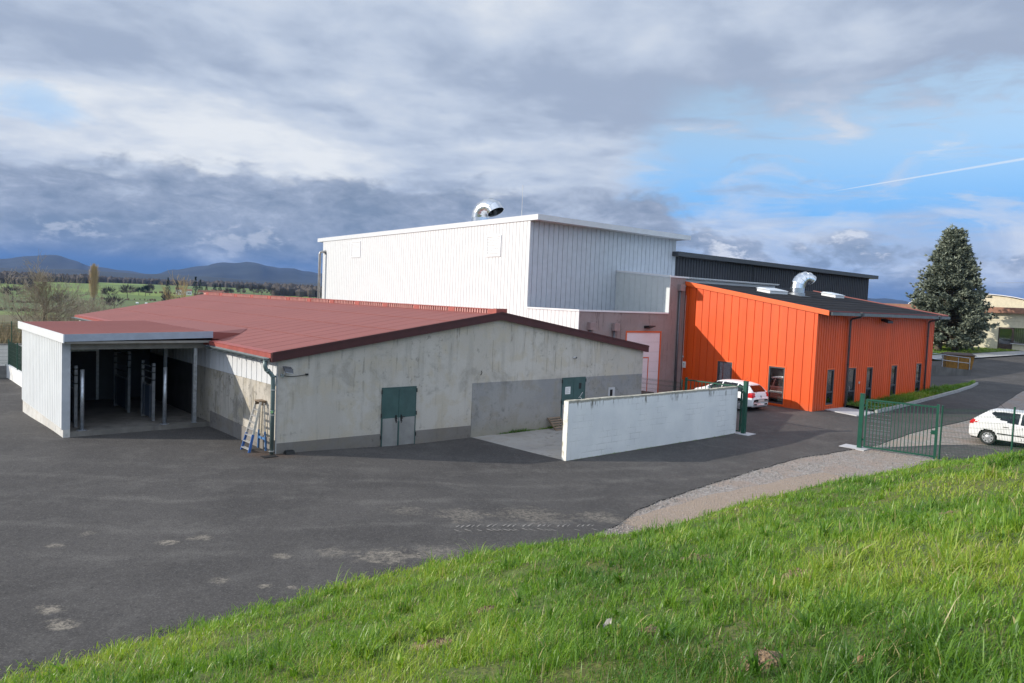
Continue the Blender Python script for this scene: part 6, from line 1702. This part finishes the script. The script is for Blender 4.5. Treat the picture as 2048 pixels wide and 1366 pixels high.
# poplar
pz_ = terrain(-291, 520); t = Thing('poplar', 'tall narrow golden poplar standing alone in the far meadow', 'tree', (Vector((-291, 520, pz_)), 0.0), (0, 0, 0))
mb = MB(); mb.tube([(0, 0, -1), (0, 0, 6), (0, 0, 24)], [.7, .5, .1], 8); t.part('trunk', mb, M['bark'])
mb = MB(); r = random.Random(4)
for i in range(1300):
    z0 = r.uniform(2, 22); a = r.uniform(0, 6.28); rr = r.uniform(.1, 4.2) * min(1, (26 - z0) / 8) * min(1, .45 + z0 / 9); L = r.uniform(3, 6.5)
    p = Vector((rr * .55 * math.cos(a), rr * .55 * math.sin(a), z0)); q = Vector((rr * math.cos(a), rr * math.sin(a), min(z0 + L, 25.5 + r.uniform(-1.5, 1.2)))); s_ = Vector((-math.sin(a), math.cos(a), 0)) * r.uniform(.07, .15)
    mb.face([p - s_, p + s_, q + s_ * .4, q - s_ * .4])
t.part('crown', mb, M['twig_gold'])
# lone trees of the plain
def plain_tree(label, x, y, h, w, seed, mat='wood_far', conifer=False, group='trees dotted over the far plain'):
    z = terrain(x, y); r = random.Random(seed); t = Thing('conifer' if conifer else 'field_tree', label, 'tree', (Vector((x, y, z)), 0.0), (0, 0, 0), group)
    mb = MB(); mb.tube([(0, 0, -1), (0, 0, h * .5)], [h * .03, h * .015], 5); t.part('trunk', mb, M['bark'])
    mb = MB()
    for i in range(260):
        if conifer:
            f_ = r.random() ** .8; zz = h * (.08 + .9 * f_); rr = w / 2 * (1 - f_) * r.uniform(.5, 1.05); a = r.uniform(0, 6.28)
            p = Vector((rr * math.cos(a), rr * math.sin(a), zz)); s_ = h * .05
            q = [p + Vector((r.uniform(-s_, s_), r.uniform(-s_, s_), r.uniform(-s_, s_ * 1.4))) for _ in range(3)]
        else:
            u = Vector((r.gauss(0, 1), r.gauss(0, 1), r.gauss(0, 1))).normalized() * r.uniform(.55, 1)
            p = Vector((u.x * w / 2, u.y * w / 2, h * .62 + u.z * h * .38)); c_ = Vector((0, 0, h * .3)); d = (p - c_) * r.uniform(.25, .5); e = d.orthogonal().normalized() * h * .014
            q = [p - d - e, p - d + e, p + e * .4, p - e * .4]
        mb.face(q)
    t.part('crown', mb, M[mat]); return t
def at(px, dist):                                   # bearing given in the photograph's pixels across, distance in metres
    a = math.atan2((px - 1024) / 1499.3, 1.0) ; return dist * math.sin(a), dist * math.cos(a)
FT = [(22, 560, 11, 16, 0, 'dark round bare tree at the far left edge of the plain'), (215, 640, 11, 15, 0, 'round bare tree just right of the tall poplar'), (252, 700, 12, 16, 0, 'rounded bare tree alone in the green meadow'), (275, 780, 9, 9, 2, 'small dark bushy tree left of the farm conifers'),
      (288, 760, 11, 9, 2, 'pair-like dark tree beside the farm, right of the bushy one'), (297, 800, 12, 11, 0, 'bare tree standing close behind the dark farm trees'), (333, 820, 17, 6.5, 1, 'dark pointed conifer left of the white farm house'), (352, 830, 14, 5, 1, 'slim dark conifer touching the white farm house'),
      (388, 860, 19, 8, 1, 'tallest dark conifer right of the white farm house'), (398, 880, 16, 8, 1, 'dark conifer leaning against the tallest one'), (410, 880, 11, 7, 1, 'short dark conifer at the red roofed farm'), (427, 900, 12, 7, 1, 'dark conifer in front of the red roofed farm'), (437, 900, 13, 7, 1, 'dark pointed conifer right of the red roofed farm'),
      (338, 640, 6, 8, 3, 'yellowish willow bush below the farm'), (385, 560, 5, 7, 3, 'yellow green bush close to the red roof ridge'), (330, 520, 10, 7, 0, 'thin bare tree left of the yellowish willow'), (455, 820, 11, 12, 0, 'bare tree at the right end of the farm'), (478, 950, 12, 14, 0, 'bare tree in the middle of the far row'), (505, 960, 13, 15, 0, 'broad bare tree in the far row'), (520, 940, 14, 15, 0, 'broad dark bare tree left of the far wood'), (540, 960, 12, 14, 0, 'bare tree next to the far wood'),
      (120, 470, 8, 12, 0, 'low bare bush tree behind the nearest bare tree'), (226, 420, 9, 12, 0, 'bare bushy tree below the poplar to its right'), (60, 700, 10, 12, 0, 'grey bare tree before the dark wood at the left')]
for i, (px, ds, h, w, kd, lab) in enumerate(FT):
    x, y = at(px, ds); plain_tree(lab, x, y, h, w, 50 + i, {0: 'wood_far', 1: 'far_conifer', 2: 'far_conifer', 3: 'far_bush'}[kd], kd == 1)
# far woods and hedges: masses nobody could count
def wood(name, rows, seed, mat):
    r = random.Random(seed); mb = MB()
    for (pa, pb, d0, d1, h, n) in rows:
        for i in range(n):
            px = r.uniform(pa, pb); ds = r.uniform(d0, d1); x, y = at(px, ds); z = terrain(x, y); hh = h * r.uniform(.65, 1.1); w = hh * r.uniform(.35, .65)
            k = 6; lo, hi = [], []
            ph = r.uniform(0, 6)
            for q in range(k):
                a = ph + 2 * math.pi * q / k; lo.append((x + w * .7 * math.cos(a), y + w * .7 * math.sin(a), z - 2)); hi.append((x + w * r.uniform(.6, 1.1) * math.cos(a), y + w * r.uniform(.6, 1.1) * math.sin(a), z + hh * r.uniform(.5, .75)))
            b = len(mb.v)
            for p in lo + hi: mb.vert(p)
            tv = mb.vert((x + r.uniform(-.2, .2) * w, y, z + hh))
            for q in range(k):
                q2 = (q + 1) % k; mb.idx([b + q, b + q2, b + k + q2, b + k + q]); mb.idx([b + k + q, b + k + q2, tv])
    o = mb.build(name, M[mat]); o['kind'] = 'stuff'
wood('woodland', [(-260, 190, 1250, 1500, 13, 420), (150, 420, 1700, 2100, 13, 260), (-260, 700, 2300, 2900, 15, 520), (545, 700, 960, 1150, 13, 130), (420, 640, 1500, 1700, 13, 160), (440, 640, 2200, 2500, 14, 160), (-200, 60, 1000, 1080, 11, 60)], 3, 'wood_far')
wood('hedge', [(-100, 330, 395, 415, 1.6, 110), (-100, 80, 520, 535, 1.6, 40), (200, 420, 640, 660, 1.5, 60), (330, 700, 720, 745, 1.8, 90), (240, 380, 860, 890, 2.2, 60), (420, 700, 560, 580, 1.8, 90), (420, 700, 1050, 1080, 3, 90), (380, 640, 830, 850, 3.5, 60)], 9, 'hedge')
# scrub and thicket on the slope behind the yard
def scrub():
    r = random.Random(11); mb = MB()
    for i in range(1900):
        px = r.uniform(-240, 640); ds = 47 + 210 * r.random() ** 1.5; x, y = at(px, ds)
        xb, yb = to_b(x, y)
        if yb < 40.5 and xb > -3.2 or yb < 36: continue
        z = terrain(x, y); h = r.uniform(1.8, 4.4) * (1.0 if ds < 110 else .7); w = h * r.uniform(.5, .9)
        for k in range(40):
            a = r.uniform(0, 6.28); rr = w * r.random(); p = Vector((x + rr * .4 * math.cos(a), y + rr * .4 * math.sin(a), z - .1)); q = Vector((x + rr * math.cos(a) + r.gauss(0, .15), y + rr * math.sin(a), z + h * r.uniform(.4, 1.0)))
            e = (q - p).cross(Vector((r.uniform(-1, 1), r.uniform(-1, 1), .2))).normalized() * r.uniform(.012, .03) * (1 + ds / 130)
            mid = p.lerp(q, .55) + Vector((r.gauss(0, .12), r.gauss(0, .12), .1)); mb.face([p - e, p + e, mid + e * .7, mid - e * .7]); mb.face([mid - e * .7, mid + e * .7, q])
    o = mb.build('thicket', M['twig_brown']); o['kind'] = 'stuff'
scrub()

# big conifer by the cream house
def conifer():
    bx_, by_ = 46.7, 80.6; z = ground(bx_, by_) + .1
    t = Thing('big_conifer', 'big dense grey green conical conifer on the lawn before the cream house', 'tree', (Vector((bx_, by_, z)), 0.0), (0, 0, 0))
    mb = MB(); mb.tube([(-.9, 0, -.4), (-.8, 0, 1.5), (-.2, 0, 5)], [.42, .34, .2], 10); mb.tube([(1.1, .1, -.4), (.9, .1, 1.6), (.3, 0, 5)], [.40, .32, .2], 10); mb.tube([(0, 0, 3), (0, 0, 9), (.1, 0, 13.2)], [.3, .16, .03], 8); t.part('trunk', mb, M['bark'])
    r = random.Random(2); V, T, ti = [], [], []
    H = 13.0
    def prof(f):   # radius along the height fraction
        return 4.75 * (1 - f) ** .78 * (0.62 + .38 * sm(0, .16, f)) 
    bm = MB()
    sprays = []
    for i in range(330):
        f = .05 + .93 * (i / 330) ** .9; zz = H * f; a = i * 2.39996 + r.uniform(-.3, .3); L = prof(f) * r.uniform(.74, 1.12) * (1 + .34 * mnoise.noise(Vector((math.cos(a) * 1.6, math.sin(a) * 1.6, f * 5.5)))) + .25
        d = Vector((math.cos(a), math.sin(a), 0)); rise = r.uniform(.02, .35)
        pts = [Vector((0, 0, zz - .25)) + d * (L * s_) + Vector((0, 0, rise * L * s_ * s_ - .12 * L * s_ * (1 - f) + .25 * s_)) for s_ in (0, .35, .7, 1)]
        bm.tube(pts, [.06, .045, .03, .012], 4, False)
        n = int(14 + 46 * L / 4.8)
        for k in range(n):
            s_ = r.uniform(.22, 1.0) ** .6; j = min(2, int(s_ / .34)); p = pts[j].lerp(pts[j + 1], min(1, max(0, (s_ - (0, .35, .7)[j]) / .35)))
            off = Vector((r.gauss(0, .20), r.gauss(0, .20), r.gauss(0, .16))) * (.6 + .5 * s_)
            sprays.append((p + off, (d + Vector((r.gauss(0, .35), r.gauss(0, .35), .55 + r.gauss(0, .2)))).normalized(), s_))
    for p, d, s_ in sprays:
        tt = min(1, max(0, r.gauss(.45, .25) + .15 * mnoise.noise(p * .7)))
        for k in range(7):
            q = (d + Vector((r.gauss(0, .5), r.gauss(0, .5), r.gauss(0, .45)))).normalized(); L = r.uniform(.16, .42); e = q.cross(Vector((r.gauss(0, 1), r.gauss(0, 1), r.gauss(0, 1)))).normalized() * r.uniform(.035, .075)
            b = len(V); V += [tuple(p - e), tuple(p + e), tuple(p + q * L * .6 + e * .8), tuple(p + q * L * .6 - e * .8), tuple(p + q * L)]; T += [(b, b + 1, b + 2), (b, b + 2, b + 3), (b + 3, b + 2, b + 4)]; ti += [min(1, max(0, tt + r.gauss(0, .08)))] * 5
    o = mesh_np('crown', V, T, M['needles'], ti); o.parent = t.o
    t.part('limbs', bm, M['bark'])
    print('conifer tris', len(T))
conifer()

# ---------------------------------------------------------------- far farm and white dots in the meadow
x, y = at(366, 850); fz = terrain(x, y); fyaw = rad(20)
fa = Thing('farmhouse', 'white far away farmhouse with a brown roof between dark conifers', 'house', (Vector((x, y, fz)), fyaw), (0, 0, 0))
mb = MB(); mb.box(-8, -2, -4, 4, -2, 5.4); mb.box(2, 7, -4, 4, -2, 4.4); mb.box(-1.999, 1.999, -3, 4, -2, 3.4); fa.part('wall', mb, M['low_white'])
mb = MB()
for a, b, z, h in ((-8.4, -1.8, 5.4, 1.9), (1.8, 7.4, 4.4, 1.7)): mb.hexa([(a, -4.4, z), (b, -4.4, z), (b, 4.4, z), (a, 4.4, z)], [(a, -.05, z + h), (b, -.05, z + h), (b, .05, z + h), (a, .05, z + h)])
fa.part('roof', mb, M['tile_roof'])
mb = MB()
for a in (-6.5, -4, 3.5, 5.2): mb.box(a, a + .9, -4.03, -3.99, 1.2, 2.8)
fa.part('window', mb, M['void'])
for px, ds, w, h, lab in ((418, 860, 12, 3.2, 'long low far barn with a red tiled roof right of the conifers'), (437, 905, 9, 3, 'small far barn with red roof at the right end of the farm')):
    x, y = at(px, ds); t = Thing('farm_barn', lab, 'barn', (Vector((x, y, terrain(x, y))), rad(15)), (0, 0, 0))
    mb = MB(); mb.box(-w, w, -4, 4, -2, h); t.part('wall', mb, M['cream']); mb = MB(); mb.hexa([(-w - .4, -4.5, h), (w + .4, -4.5, h), (w + .4, 4.5, h), (-w - .4, 4.5, h)], [(-w - .4, -.05, h + 2.4), (w + .4, -.05, h + 2.4), (w + .4, .05, h + 2.4), (-w - .4, .05, h + 2.4)]); t.part('roof', mb, M['tile_roof'])
for px, ds, s_, lab in ((112, 640, 1.9, 'long white wrapped bale row in the far meadow, leftmost white spot'), (272, 560, .8, 'small white wrapped bale in the far meadow left of the golden birch'), (290, 555, .7, 'small white wrapped bale just right of the other small one')):
    x, y = at(px, ds); mb = MB(); mb.tube([(-s_, 0, .6), (s_, 0, .6)], .62, 12); one('wrapped_bale', lab, 'bale', mb, M['bale'], (Vector((x, y, terrain(x, y))), rad(10)), (0, 0, 0), 'white bales in the far meadow')
for px, el_, lab in ((10, .72, 'white far village house on the hill foot at the left edge'), (21, .68, 'smaller white far village house right of the one at the left edge')):
    x, y = at(px, 4700); t = Thing('village_house', lab, 'house', (Vector((x, y, 30)), 0.3), (0, 0, 0), 'far village houses')
    mb = MB(); mb.box(-9, 9, -6, 6, -12, 14); t.part('wall', mb, M['low_white']); mb = MB(); mb.hexa([(-10, -7, 14), (10, -7, 14), (10, 7, 14), (-10, 7, 14)], [(-10, -.1, 19), (10, -.1, 19), (10, .1, 19), (-10, .1, 19)]); t.part('roof', mb, M['tile_roof'])
